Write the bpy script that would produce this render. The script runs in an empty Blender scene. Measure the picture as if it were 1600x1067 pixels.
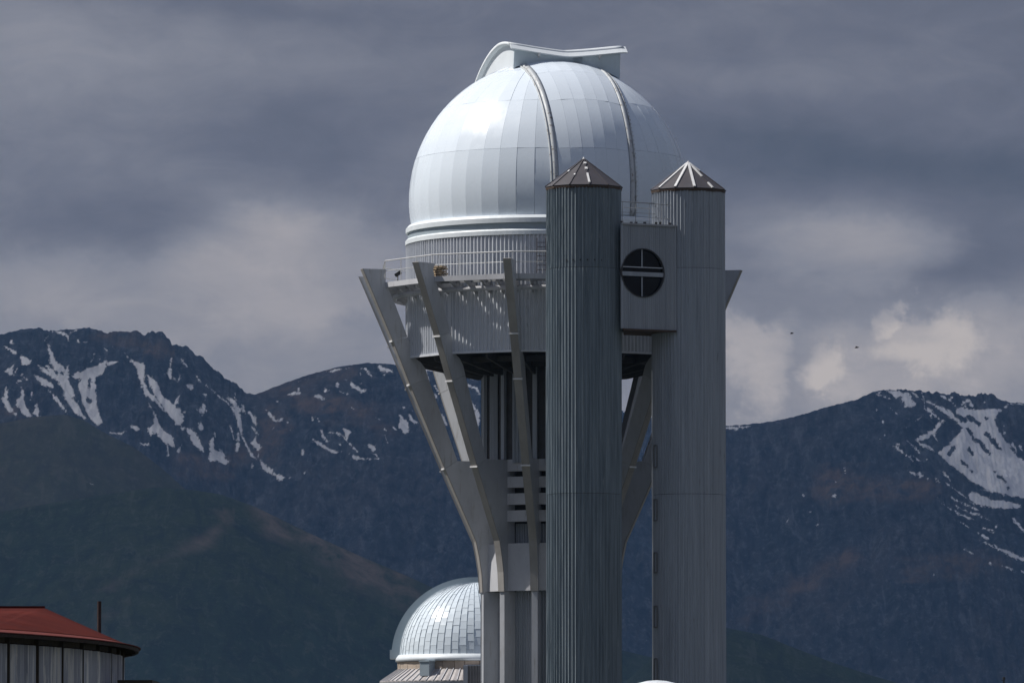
import bpy, math, random
import numpy as np
from math import sin, cos, tan, atan, atan2, sqrt, pi, radians as R_
random.seed(7)
sc = bpy.context.scene
COL = sc.collection

# ------------------------------------------------------------------ camera, light, sky
F = 10400.0                      # focal length in pixels of the 1600 px wide photograph
PITCH = atan((1250 - 533.5) / F)
CZ = 1.7
cd = bpy.data.cameras.new('camera'); cam = bpy.data.objects.new('camera', cd); COL.objects.link(cam)
cam.location = (0, 0, CZ); cam.rotation_euler = (pi / 2 + PITCH, 0, 0)
cd.sensor_width = 36; cd.lens = 36 * F / 1600; cd.clip_start = 1; cd.clip_end = 40000
sc.camera = cam
SUN = np.array((-0.61, 0.06, 0.78)); SUN /= np.linalg.norm(SUN)
ld = bpy.data.lights.new('sun', 'SUN'); ld.energy = 5.0; ld.angle = R_(0.55); ld.color = (1.0, 0.955, 0.895)
lo = bpy.data.objects.new('sun', ld); COL.objects.link(lo)
from mathutils import Vector
lo.rotation_euler = Vector(SUN).to_track_quat('Z', 'Y').to_euler()
sc.view_settings.view_transform = 'Standard'; sc.view_settings.look = 'None'
sc.view_settings.exposure = 0; sc.view_settings.gamma = 1; sc.view_settings.use_curve_mapping = False
sc.cycles.max_bounces = 6; sc.cycles.volume_bounces = 1
sc.cycles.use_denoising = True


def lin(c):
    o = []
    for v in c[:3]:
        v = v / 255.0
        o.append(v / 12.92 if v <= 0.04045 else ((v + 0.055) / 1.055) ** 2.4)
    return (o[0], o[1], o[2], 1)


class NT:
    """small node-tree builder"""
    def __init__(s, tree): s.t = tree; s.n = tree.nodes; s.l = tree.links
    def new(s, k, **kw):
        n = s.n.new(k)
        for a, b in kw.items(): setattr(n, a, b)
        return n
    def put(s, sock, v):
        if isinstance(v, bpy.types.NodeSocket): s.l.new(v, sock)
        elif v is not None: sock.default_value = v
    def math(s, op, a, b=None, c=None, clamp=False):
        n = s.new('ShaderNodeMath', operation=op); n.use_clamp = clamp
        s.put(n.inputs[0], a)
        if b is not None: s.put(n.inputs[1], b)
        if c is not None: s.put(n.inputs[2], c)
        return n.outputs[0]
    def noise(s, vec, scale, detail=4, rough=0.55, dist=0.0, col=False):
        n = s.new('ShaderNodeTexNoise'); s.put(n.inputs['Vector'], vec)
        n.inputs['Scale'].default_value = scale; n.inputs['Detail'].default_value = detail
        n.inputs['Roughness'].default_value = rough; n.inputs['Distortion'].default_value = dist
        return n.outputs['Color' if col else 'Fac']
    def ramp(s, v, stops):
        n = s.new('ShaderNodeValToRGB'); s.put(n.inputs[0], v)
        e = n.color_ramp.elements
        while len(e) > 1: e.remove(e[-1])
        e[0].position = stops[0][0]; e[0].color = stops[0][1]
        for p, c in stops[1:]:
            k = e.new(p); k.color = c
        return n.outputs[0]
    def mix(s, f, a, b, kind='MIX'):
        n = s.new('ShaderNodeMix', data_type='RGBA', blend_type=kind)
        s.put(n.inputs[0], f); s.put(n.inputs[6], a); s.put(n.inputs[7], b)
        return n.outputs[2]
    def maprange(s, v, a, b, c=0.0, d=1.0, smooth=False):
        n = s.new('ShaderNodeMapRange'); n.clamp = True
        if smooth: n.interpolation_type = 'SMOOTHSTEP'
        s.put(n.inputs[0], v)
        for i, q in enumerate((a, b, c, d)): n.inputs[1 + i].default_value = q
        return n.outputs[0]
    def mapping(s, vec, scale):
        n = s.new('ShaderNodeMapping'); s.put(n.inputs[0], vec); n.inputs['Scale'].default_value = scale
        return n.outputs[0]


def build_world():
    w = bpy.data.worlds.new('World'); sc.world = w; w.use_nodes = True
    w.node_tree.nodes.clear(); T = NT(w.node_tree)
    d = T.new('ShaderNodeTexCoord').outputs['Generated']
    sep = T.new('ShaderNodeSeparateXYZ'); T.put(sep.inputs[0], d)
    x, y, z = sep.outputs
    az = T.math('ARCTAN2', x, y)
    hyp = T.math('SQRT', T.math('ADD', T.math('MULTIPLY', x, x), T.math('MULTIPLY', y, y)))
    el = T.math('ARCTAN2', z, hyp)
    # warp by cloud noise
    w1 = T.noise(T.mapping(d, (1, 1, 1.7)), 16, 6, 0.6, 0.2, col=True)
    sp = T.new('ShaderNodeSeparateColor'); T.put(sp.inputs[0], w1)
    U = T.math('MULTIPLY_ADD', T.math('SUBTRACT', sp.outputs[0], 0.5), 0.030, az)
    V = T.math('MULTIPLY_ADD', T.math('SUBTRACT', sp.outputs[1], 0.5), 0.022, el)
    w2 = T.noise(d, 70, 8, 0.65, 0.3, col=True)
    sp2 = T.new('ShaderNodeSeparateColor'); T.put(sp2.inputs[0], w2)
    US = T.math('MULTIPLY_ADD', T.math('SUBTRACT', sp2.outputs[0], 0.5), 0.017, U)
    VS = T.math('MULTIPLY_ADD', T.math('SUBTRACT', sp2.outputs[1], 0.5), 0.017, V)
    n2 = T.noise(T.mapping(d, (1, 1, 2.0)), 34, 9, 0.60, 0.3)
    n3 = T.noise(T.mapping(d, (1, 1, 2.6)), 9, 4, 0.5)
    L = T.math('MULTIPLY_ADD', T.math('SUBTRACT', n3, 0.5), 0.45, 0.27)
    L = T.math('MULTIPLY_ADD', T.math('SUBTRACT', n2, 0.5), 0.30, L)

    wisp = T.noise(T.mapping(d, (1, 1, 2.4)), 58, 9, 0.68, 1.0)
    L = T.math('MULTIPLY_ADD', T.math('SUBTRACT', wisp, 0.5), 0.26, L)

    def blob(cx, cy, rx, ry, amp, LL, sharp=False):
        a = T.math('MULTIPLY', T.math('SUBTRACT', US if sharp else U, (cx - 800) / F), F / rx)
        b = T.math('MULTIPLY', T.math('SUBTRACT', VS if sharp else V, (1250 - cy) / F), F / ry)
        q = T.math('ADD', T.math('MULTIPLY', a, a), T.math('MULTIPLY', b, b))
        e = T.maprange(q, 0.35, 1.5, 1, 0, True) if sharp else T.math('EXPONENT', T.math('MULTIPLY', q, -1.0))
        return T.math('MULTIPLY_ADD', e, amp, LL)
    L = T.math('MULTIPLY_ADD', T.maprange(el, (1250 - 640) / F, (1250 - 250) / F, 0.22, 0.0, True), 1.0, L)
    for args in ((420, 360, 170, 70, .26), (420, 340, 60, 30, .12), (300, 100, 330, 70, .12), (40, 60, 150, 120, .10), (470, 215, 210, 75, -.06),
                 (50, 190, 170, 130, .15), (210, 270, 170, 60, .10), (330, 170, 200, 60, .05), (640, 240, 130, 60, .04), (180, 350, 90, 40, -.10), (500, 520, 260, 70, .08), (100, 480, 160, 50, .06),
                 (400, 5, 260, 25, -.08), (1150, 120, 420, 60, .03), (1380, 250, 300, 75, -.24), (1560, 400, 120, 70, -.14), (1180, 220, 160, 60, -.12),
                 (1290, 370, 130, 50, .20), (1370, 395, 80, 40, .10), (1500, 440, 150, 30, -.14), (1290, 470, 150, 40, -.05),
                 (1540, 260, 130, 60, -.06), (1240, 590, 40, 60, -.14)):
        L = blob(*args, L)
    for args in ((260, 465, 330, 70, .12), (1330, 400, 170, 60, .08), (470, 410, 240, 80, .11), (560, 440, 120, 60, .04), (1165, 580, 62, 62, .22), (1395, 508, 34, 26, .22), (1300, 575, 55, 38, .22), (1470, 545, 90, 50, .22), (1560, 525, 90, 45, .12),
                 (1400, 590, 150, 40, .10), (1370, 575, 290, 75, .13)):
        L = blob(*args, L, True)
    puff = T.noise(d, 75, 8, 0.62, 0.5)
    low = T.maprange(el, (1250 - 640) / F, (1250 - 470) / F, 1, 0, True)
    L = T.math('MULTIPLY_ADD', T.math('MULTIPLY', T.math('SUBTRACT', puff, 0.5), low), 0.50, L)
    cloud = T.ramp(L, [(0.0, lin((84, 90, 103))), (0.25, lin((108, 111, 124))), (0.5, lin((139, 140, 149))),
                       (0.78, lin((168, 164, 167))), (1.0, lin((196, 188, 184)))])
    sky = T.new('ShaderNodeTexSky', sky_type='NISHITA'); sky.sun_disc = False
    sky.sun_elevation = math.asin(SUN[2]); sky.sun_rotation = atan2(SUN[0], SUN[1]); sky.altitude = 2500
    b1 = T.new('ShaderNodeBackground'); T.put(b1.inputs[0], sky.outputs[0]); b1.inputs[1].default_value = 0.14
    b2 = T.new('ShaderNodeBackground'); T.put(b2.inputs[0], cloud); T.put(b2.inputs[1], T.maprange(el, 0.2, 0.7, 1.0, 1.45, True))
    # the overcast deck breaks up high above, where the blue shows between the clouds
    gap = T.math('MULTIPLY', T.maprange(el, 0.25, 0.75, 0, 1, True), T.maprange(T.noise(d, 3.2, 5, 0.6), 0.42, 0.62, 0.15, 0.85, True))
    ms = T.new('ShaderNodeMixShader'); T.put(ms.inputs[0], gap); T.l.new(b2.outputs[0], ms.inputs[1]); T.l.new(b1.outputs[0], ms.inputs[2])
    out = T.new('ShaderNodeOutputWorld'); T.l.new(ms.outputs[0], out.inputs[0])


build_world()

# ------------------------------------------------------------------ materials
MATS = {}


def mat(name, c1, c2=None, rough=0.6, metal=0.0, scale=(1, 1, 1), nscale=3.0, amount=1.0, spots=None, bump=0.0, bscale=20.0, rnd=0.0, spec=0.5, streaks=None):
    if name in MATS: return MATS[name]
    m = bpy.data.materials.new(name); m.use_nodes = True; MATS[name] = m
    T = NT(m.node_tree); bs = m.node_tree.nodes['Principled BSDF']
    tc = T.new('ShaderNodeTexCoord').outputs['Object']
    c2 = c2 or tuple(v * 0.75 for v in c1)
    f = T.noise(T.mapping(tc, scale), nscale, 6, 0.6)
    f = T.maprange(f, 0.5 - 0.28 / amount, 0.5 + 0.28 / amount)
    col = T.mix(f, (*c1, 1), (*c2, 1))
    if spots:
        sc_, lo_, hi_, c3 = spots[:4]; sm = spots[4] if len(spots) > 4 else (1, 1, 1)
        g = T.maprange(T.noise(T.mapping(tc, sm), sc_, 7, 0.65), lo_, hi_)
        col = T.mix(g, col, (*c3, 1))
    if streaks:
        zlo, zhi, th, c4 = streaks
        sz = T.new('ShaderNodeSeparateXYZ'); T.put(sz.inputs[0], tc)
        g = T.maprange(T.noise(T.mapping(tc, (5, 5, 0.22)), 4.0, 3, 0.5), th, th + 0.05)
        g = T.math('MULTIPLY', g, T.maprange(sz.outputs[2], zlo, zhi))
        col = T.mix(g, col, (*c4, 1))
    if rnd:
        oi = T.new('ShaderNodeObjectInfo').outputs['Random']
        k = T.maprange(oi, 0, 1, 1 - rnd, 1 + rnd)
        hsv = T.new('ShaderNodeHueSaturation'); T.put(hsv.inputs['Value'], k); T.put(hsv.inputs['Color'], col)
        col = hsv.outputs[0]
    T.put(bs.inputs['Base Color'], col)
    rr = T.maprange(T.noise(tc, nscale * 2.3, 4), 0.3, 0.7, max(0.02, rough - 0.08), min(1, rough + 0.1))
    T.put(bs.inputs['Roughness'], rr)
    bs.inputs['Metallic'].default_value = metal
    bs.inputs['Specular IOR Level'].default_value = spec
    if bump:
        b = T.new('ShaderNodeBump'); b.inputs['Strength'].default_value = bump; b.inputs['Distance'].default_value = 0.02
        T.put(b.inputs['Height'], T.noise(tc, bscale, 4)); T.l.new(b.outputs[0], bs.inputs['Normal'])
    return m


M_dome = mat('white_dome_paint', (.71, .775, .84), (.67, .74, .81), rough=.26, nscale=.5, bump=.10, bscale=3.5, rnd=.03, spec=.32,
             spots=(2.2, .64, .78, (.60, .68, .76), (1, 1, .3)))
M_domeshell = mat('dome_seam', (.56, .63, .69), rough=.6)
M_rail = mat('rail_paint', (.56, .59, .61), (.42, .44, .45), rough=.5, nscale=2, spots=(6, .55, .62, (.22, .20, .18)))
M_hood = mat('hood_paint', (.60, .68, .73), (.55, .64, .69), rough=.4, nscale=1.2)
M_hoodtop = mat('hood_white_paint', (.74, .78, .80), (.66, .70, .73), rough=.4, nscale=1.0)
M_drum = mat('galvanised_cladding', (.60, .625, .67), (.50, .525, .565), rough=.45, metal=0.0, scale=(3, 3, .35), nscale=2.2, rnd=.05,
             spots=(5, .60, .72, (.24, .23, .24), (2, 2, .25)), spec=.5)
M_shaftdark = mat('dark_green_grey_cladding', (.120, .152, .175), (.25, .295, .325), rnd=.06, rough=.5, metal=.0, scale=(5, 5, .16), nscale=2.0, amount=1.5,
                  spots=(4, .60, .70, (.30, .33, .34), (4, 4, .3)), spec=.3)
M_shaft = mat('grey_cladding', (.40, .435, .48), (.28, .31, .35), rnd=.05, rough=.45, metal=0.0, scale=(5, 5, .16), nscale=2.0, amount=1.4,
              spots=(4, .62, .72, (.16, .165, .18), (4, 4, .3)), streaks=(19.5, 22.0, .66, (.70, .72, .74)))
M_room = mat('blue_grey_cladding', (.35, .375, .41), (.27, .295, .325), rough=.5, metal=.2, scale=(4, 4, .2), nscale=2.0, amount=1.3)
M_fin = mat('grey_fin_plate', (.46, .475, .505), (.345, .36, .385), rough=.5, metal=.1, scale=(1, 1, .5), nscale=.9, amount=1.6, rnd=.06,
            spots=(3.5, .56, .70, (.30, .295, .29), (2.5, 2.5, .3)))
M_flange = mat('bounce_tint_edge_plate', (.34, .325, .305), (.25, .235, .22), rough=.6, scale=(1, 1, .3), nscale=2, amount=1.4)  # brownish tint carries warm light bounced up from the ground
M_conc = mat('pale_concrete', (.54, .545, .57), (.42, .425, .45), rough=.85, nscale=1.2, scale=(1, 1, .6), amount=1.4,
             spots=(4, .58, .72, (.30, .29, .29), (2, 2, .3)))
M_steel = mat('grey_steel', (.40, .41, .43), (.26, .26, .27), rough=.5, metal=.3, nscale=3)
M_darksteel = mat('dark_steel', (.07, .068, .07), (.04, .038, .036), rough=.7, nscale=3)
M_railing = mat('pale_railing_paint', (.62, .63, .64), (.4, .4, .4), rough=.45, nscale=5)
M_deck = mat('weathered_deck', (.33, .32, .31), (.20, .19, .18), rough=.8, nscale=4)
M_cone = mat('brown_roof_sheet', (.070, .064, .072), (.050, .047, .054), rough=.6, spec=.3, nscale=2, rnd=.08)
M_eave = mat('rusty_eave', (.05, .038, .03), (.10, .06, .04), rough=.85, nscale=8)
M_seal = mat('white_sealing_strip', (.72, .72, .72), (.5, .5, .5), rough=.6, nscale=5)
M_glass = mat('dark_glass', (.002, .0025, .004), (.004, .005, .006), rough=.12, nscale=1, spec=.18)
M_wood = mat('weathered_wood', (.50, .40, .28), (.34, .25, .16), rough=.85, scale=(1, 6, 6), nscale=3, rnd=.2)
M_tile = mat('silver_dome_tile', (.66, .73, .78), (.58, .65, .71), rough=.30, metal=.0, nscale=1.3, rnd=.06, spec=.22, bump=.1, bscale=6)
M_belt = mat('white_belt_paint', (.74, .78, .80), (.62, .67, .70), rough=.4, nscale=2)
M_slate = mat('slate_blue_paint', (.33, .39, .43), (.28, .335, .375), rough=.5, nscale=1.5)
M_stone = mat('tan_stone', (.44, .36, .29), (.30, .25, .20), rough=.9, nscale=3, rnd=.28, bump=.5, bscale=9)
M_sheet = mat('silver_roof_sheet', (.46, .43, .42), (.33, .31, .30), rough=.5, metal=.2, nscale=3, rnd=.12)
M_redroof = mat('red_roof_paint', (.094, .019, .014), (.060, .012, .0095), amount=1.5, spec=.03, rough=.85, nscale=.6, scale=(1, 1, 1), bump=.15, bscale=3, rnd=.04,
                spots=(7, .70, .78, (.20, .09, .07)))
M_redflash = mat('pale_red_flashing', (.15, .044, .038), (.12, .035, .03), spec=.05, rough=.8, nscale=2)  # a paler red than the roof sheets
M_barnwall = mat('weathered_grey_board', (.46, .47, .50), (.25, .26, .29), rough=.7, scale=(6, 6, .35), nscale=1.8, amount=1.6, rnd=.2,
                 spots=(1.6, .53, .58, (.66, .64, .60), (5, 5, .35)))
M_timber = mat('dark_timber', (.065, .05, .032), (.03, .024, .018), rough=.9, nscale=5, rnd=.2)
M_rust = mat('rusted_pipe', (.045, .02, .015), (.02, .012, .01), rough=.8, nscale=8)
M_hatch = mat('hatch_frame_paint', (.20, .20, .205), (.13, .125, .12), rough=.7, nscale=6)
M_black = mat('black_paint', (.015, .015, .016), rough=.6)


def hill_mat(name, cols, grass=False):
    m = bpy.data.materials.new(name); m.use_nodes = True
    T = NT(m.node_tree); bs = m.node_tree.nodes['Principled BSDF']
    tc = T.new('ShaderNodeTexCoord').outputs['Object']
    big = T.noise(tc, 0.006, 5, 0.55)
    fine = T.noise(T.mapping(tc, (1, 1, .55)), 0.045, 8, 0.68, .4)
    micro = T.noise(T.mapping(tc, (1, .6, .8)), 0.17, 6, 0.7, .3)
    col = T.mix(T.maprange(big, .40, .60), cols[0], cols[1])
    col = T.mix(T.maprange(fine, .48, .66), col, cols[2])
    col = T.mix(T.math('MULTIPLY', T.maprange(micro, .52, .66), .7), col, cols[3])
    gully_shade = T.noise(T.mapping(tc, (1, .22, .30)), 0.075, 7, 0.7, .6)  # relief shading painted as dark and light stripes down the slopes
    col = T.mix(T.math('MULTIPLY', T.maprange(gully_shade, .50, .62), .75), col, cols[2])
    col = T.mix(T.math('MULTIPLY', T.maprange(gully_shade, .44, .36), .6), col, cols[3])
    a = T.new('ShaderNodeAttribute', attribute_name='scree').outputs['Fac']
    col = T.mix(T.math('MULTIPLY', T.math('MULTIPLY', T.maprange(a, 0, 1, 0, 1, True), .85), T.maprange(fine, .36, .60, .0, 1)), col, cols[4])
    s = T.new('ShaderNodeAttribute', attribute_name='snow').outputs['Fac']
    nz = T.math('MULTIPLY', T.math('SUBTRACT', T.noise(T.mapping(tc, (1, .4, .8)), .30, 7, .75, .4), .5), 13.0)
    nz2 = T.math('MULTIPLY', T.math('SUBTRACT', T.noise(T.mapping(tc, (1, .4, .8)), .085, 6, .65, .5), .5), 12.0)
    sm = T.maprange(T.math('ADD', T.math('ADD', s, nz), nz2), -.5, .9)
    scol = T.mix(T.maprange(T.noise(T.mapping(tc, (1, .25, .3)), .06, 6, .65), .40, .62), (.93, .89, .86, 1), (.68, .66, .66, 1))  # streaks of shading put into the snow colour
    col = T.mix(sm, col, scol)
    T.put(bs.inputs['Base Color'], col); bs.inputs['Roughness'].default_value = .95
    bs.inputs['Specular IOR Level'].default_value = .1
    b = T.new('ShaderNodeBump'); b.inputs['Strength'].default_value = .8; b.inputs['Distance'].default_value = 6 if not grass else 2.5
    T.put(b.inputs['Height'], fine); T.l.new(b.outputs[0], bs.inputs['Normal'])
    return m


# ------------------------------------------------------------------ object helpers
def mesh(name, verts, faces, m, smooth=False):
    me = bpy.data.meshes.new(name); me.from_pydata([tuple(map(float, v)) for v in verts], [], faces)
    me.materials.append(m)
    if smooth: me.polygons.foreach_set('use_smooth', [True] * len(me.polygons))
    me.update()
    return me


def link(name, me, parent=None, loc=(0, 0, 0), rot=(0, 0, 0)):
    o = bpy.data.objects.new(name, me); COL.objects.link(o)
    o.location = loc; o.rotation_euler = rot
    if parent: o.parent = parent
    return o


def obj(name, vf, m, parent=None, smooth=False, loc=(0, 0, 0), rot=(0, 0, 0)):
    return link(name, mesh(name, vf[0], vf[1], m, smooth), parent, loc, rot)


def thing(name, label, cat, loc=(0, 0, 0), rz=0, group=None):
    o = link(name, None, None, loc, (0, 0, rz)); o['label'] = label; o['category'] = cat
    if group: o['group'] = group
    return o


def tag(o, label, cat, group=None):
    o['label'] = label; o['category'] = cat
    if group: o['group'] = group
    return o


def join(*vfs):
    V, Fc = [], []
    for v, f in vfs:
        k = len(V); V += list(v); Fc += [tuple(i + k for i in q) for q in f]
    return V, Fc


def box(x0, x1, y0, y1, z0, z1):
    v = [(x0, y0, z0), (x1, y0, z0), (x1, y1, z0), (x0, y1, z0), (x0, y0, z1), (x1, y0, z1), (x1, y1, z1), (x0, y1, z1)]
    return v, [(0, 3, 2, 1), (4, 5, 6, 7), (0, 1, 5, 4), (1, 2, 6, 5), (2, 3, 7, 6), (3, 0, 4, 7)]


def bar(p, q, w, h=None, n=4, up=(0, 0, 1)):
    """straight bar p->q, rectangular (n=4, w across, h along up) or round (n>4, radius w)"""
    p = np.array(p, float); q = np.array(q, float); d = q - p; d /= np.linalg.norm(d)
    u = np.array(up, float); 
    if abs(d @ u) > .98: u = np.array((1., 0, 0))
    s = np.cross(d, u); s /= np.linalg.norm(s); u = np.cross(s, d)
    if n == 4:
        h = h or w
        o = [s * w / 2 + u * h / 2, -s * w / 2 + u * h / 2, -s * w / 2 - u * h / 2, s * w / 2 - u * h / 2]
    else:
        o = [s * w * cos(2 * pi * k / n) + u * w * sin(2 * pi * k / n) for k in range(n)]
    v = [p + a for a in o] + [q + a for a in o]
    f = [(k, (k + 1) % n, n + (k + 1) % n, n + k) for k in range(n)] + [tuple(range(n))[::-1], tuple(range(n, 2 * n))]
    return v, f


def xform(vf, rz=0, t=(0, 0, 0)):
    c, s = cos(rz), sin(rz)
    return [(v[0] * c - v[1] * s + t[0], v[0] * s + v[1] * c + t[1], v[2] + t[2]) for v in vf[0]], vf[1]


def lathe(prof, n=96, closed=False, a0=0, a1=2 * pi):
    full = abs(a1 - a0 - 2 * pi) < 1e-6
    m = n if full else n + 1
    V = []; Fc = []
    for k in range(m):
        a = a0 + (a1 - a0) * k / n
        for r, z in prof: V.append((r * cos(a), r * sin(a), z))
    P = len(prof)
    for k in range(n):
        k2 = (k + 1) % m
        for j in range(P if closed else P - 1):
            j2 = (j + 1) % P
            Fc.append((k * P + j, k2 * P + j, k2 * P + j2, k * P + j2))
    if not full and closed:
        Fc += [tuple(range(P))[::-1], tuple(range((m - 1) * P, m * P))]
    return V, Fc


def prism(poly, axis_o, e1, e2, e3, t):
    """polygon in the plane (e1,e2) at axis_o, extruded +-t/2 along e3"""
    o, e1, e2, e3 = map(lambda a: np.array(a, float), (axis_o, e1, e2, e3))
    n = len(poly)
    V = [o + e1 * a + e2 * b - e3 * t / 2 for a, b in poly] + [o + e1 * a + e2 * b + e3 * t / 2 for a, b in poly]
    Fc = [tuple(range(n))[::-1], tuple(range(n, 2 * n))] + [(k, (k + 1) % n, n + (k + 1) % n, n + k) for k in range(n)]
    return V, Fc


def corr(path, nrm, z0, z1, nr, depth, hole=None, rows=1, jit=.12, duty=.16, flank=.42, seed=1):
    """corrugated sheet along a path function s->(x,y), normal function s->(nx,ny); nr ribs; a thin closed sheet"""
    rg = random.Random(seed)
    S = []
    for k in range(nr):
        w = 1.0 / nr; d = depth * (1 + jit * rg.uniform(-1, 1)); o = rg.uniform(-1, 1) * jit * .15 * w
        for fr, h in ((.0, 0), (.20, 0), (.20 + flank, 1), (.20 + flank + duty, 1), (.20 + flank + duty + .15, 0)):
            S.append(((k + fr) * w + (o if 0 < fr else 0), h * d))
    S.append((1.0, 0))
    V = []; Fc = []; zs = [z0 + (z1 - z0) * i / rows for i in range(rows + 1)]
    def col(s, h, z):
        x, y = path(s); nx, ny = nrm(s)
        return (x + nx * h, y + ny * h, z)
    if hole is None:
        for i, (s, h) in enumerate(S):
            for z in zs:
                V.append(col(s + (rg.uniform(-1, 1) * .04 / nr if rows > 1 else 0), h, z))
        q = rows + 1
        for i in range(len(S) - 1):
            for j in range(rows): Fc.append((i * q + j, (i + 1) * q + j, (i + 1) * q + j + 1, i * q + j + 1))
    else:
        L, sc0, zc, rr = hole
        for i in range(len(S) - 1):
            for (za, zb) in (('lo', 0), ('hi', 1)):
                p = []
                for (s, h) in (S[i], S[i + 1]):
                    dx = (s - sc0) * L; hh = sqrt(max(0, rr * rr - dx * dx))
                    if zb == 0: p.append((col(s, h, z0), col(s, h, zc - hh)))
                    else: p.append((col(s, h, zc + hh), col(s, h, z1)))
                k = len(V); V += [p[0][0], p[1][0], p[1][1], p[0][1]]; Fc.append((k, k + 1, k + 2, k + 3))
    return V, Fc


def corr_cyl(r, z0, z1, nr, depth, **kw):
    return corr(lambda s: (r * cos(2 * pi * s), r * sin(2 * pi * s)), lambda s: (cos(2 * pi * s), sin(2 * pi * s)), z0, z1, nr, depth, **kw)


def corr_flat(p, q, z0, z1, nr, depth, **kw):
    """outside is on the right hand of p->q"""
    p = np.array(p, float); q = np.array(q, float); d = (q - p) / np.linalg.norm(q - p); n = (d[1], -d[0])
    return corr(lambda s: tuple(p + (q - p) * s), lambda s: n, z0, z1, nr, depth, **kw)


def zw(py, Y): return CZ + Y * tan(PITCH + atan((533.5 - py) / F))
def xw(px, py, Y): return (px - 800) / F * (Y * cos(PITCH) + (zw(py, Y) - CZ) * sin(PITCH))


# ------------------------------------------------------------------ terrain
def perlin(x, y, seed):
    rs = np.random.RandomState(seed); G = rs.rand(256, 256) * 2 * pi
    gx, gy = np.cos(G), np.sin(G)
    xi = np.floor(x).astype(int); yi = np.floor(y).astype(int); xf = x - xi; yf = y - yi
    def g(a, b, dx, dy): return gx[a % 256, b % 256] * dx + gy[a % 256, b % 256] * dy
    u = xf * xf * xf * (xf * (xf * 6 - 15) + 10); v = yf * yf * yf * (yf * (yf * 6 - 15) + 10)
    a = g(xi, yi, xf, yf) * (1 - u) + g(xi + 1, yi, xf - 1, yf) * u
    b = g(xi, yi + 1, xf, yf - 1) * (1 - u) + g(xi + 1, yi + 1, xf - 1, yf - 1) * u
    return a * (1 - v) + b * v


def fbm(x, y, oct, seed, ridged=False, gain=.5):
    s = 0; a = 1; t = 0
    for o in range(oct):
        p = perlin(x * 2 ** o + 13.7 * o, y * 2 ** o + 7.3 * o, seed + o)
        s = s + a * ((1 - 2 * np.abs(p)) if ridged else p * 1.6); t += a; a *= gain
    return s / t


def strokes(groups):
    out = []
    for ox, oy, s, ls in groups:
        for l in ls: out.append([(ox + x * s, oy + y * s, w * s) for x, y, w in l])
    return out


def stroke_field(px, py, st, neg=False):
    best = np.full(px.shape, -30.0)
    for l in st:
        xs = [p[0] for p in l]; ys = [p[1] for p in l]; wm = max(p[2] for p in l) + 8
        m = (px > min(xs) - wm) & (px < max(xs) + wm) & (py > min(ys) - wm) & (py < max(ys) + wm)
        if not m.any(): continue
        X = px[m]; Y = py[m]; b = np.full(X.shape, -30.0)
        if len(l) == 1: l = l + [(l[0][0] + .01, l[0][1], l[0][2])]
        for (x0, y0, w0), (x1, y1, w1) in zip(l[:-1], l[1:]):
            dx, dy = x1 - x0, y1 - y0; q = dx * dx + dy * dy + 1e-9
            t = np.clip(((X - x0) * dx + (Y - y0) * dy) / q, 0, 1)
            b = np.maximum(b, w0 + (w1 - w0) * t - np.hypot(X - x0 - t * dx, Y - y0 - t * dy))
        best[m] = np.maximum(best[m], b)
    return best


def poly_field(px, py, poly):
    P = np.array(poly); ins = np.zeros(px.shape, bool); d = np.full(px.shape, 1e9)
    for k in range(len(P)):
        (x0, y0), (x1, y1) = P[k], P[(k + 1) % len(P)]
        c = ((y0 > py) != (y1 > py)) & (px < (x1 - x0) * (py - y0) / (y1 - y0 + 1e-12) + x0); ins ^= c
        dx, dy = x1 - x0, y1 - y0; t = np.clip(((px - x0) * dx + (py - y0) * dy) / (dx * dx + dy * dy + 1e-9), 0, 1)
        d = np.minimum(d, np.hypot(px - x0 - t * dx, py - y0 - t * dy))
    return np.where(ins, d, -d)


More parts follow.
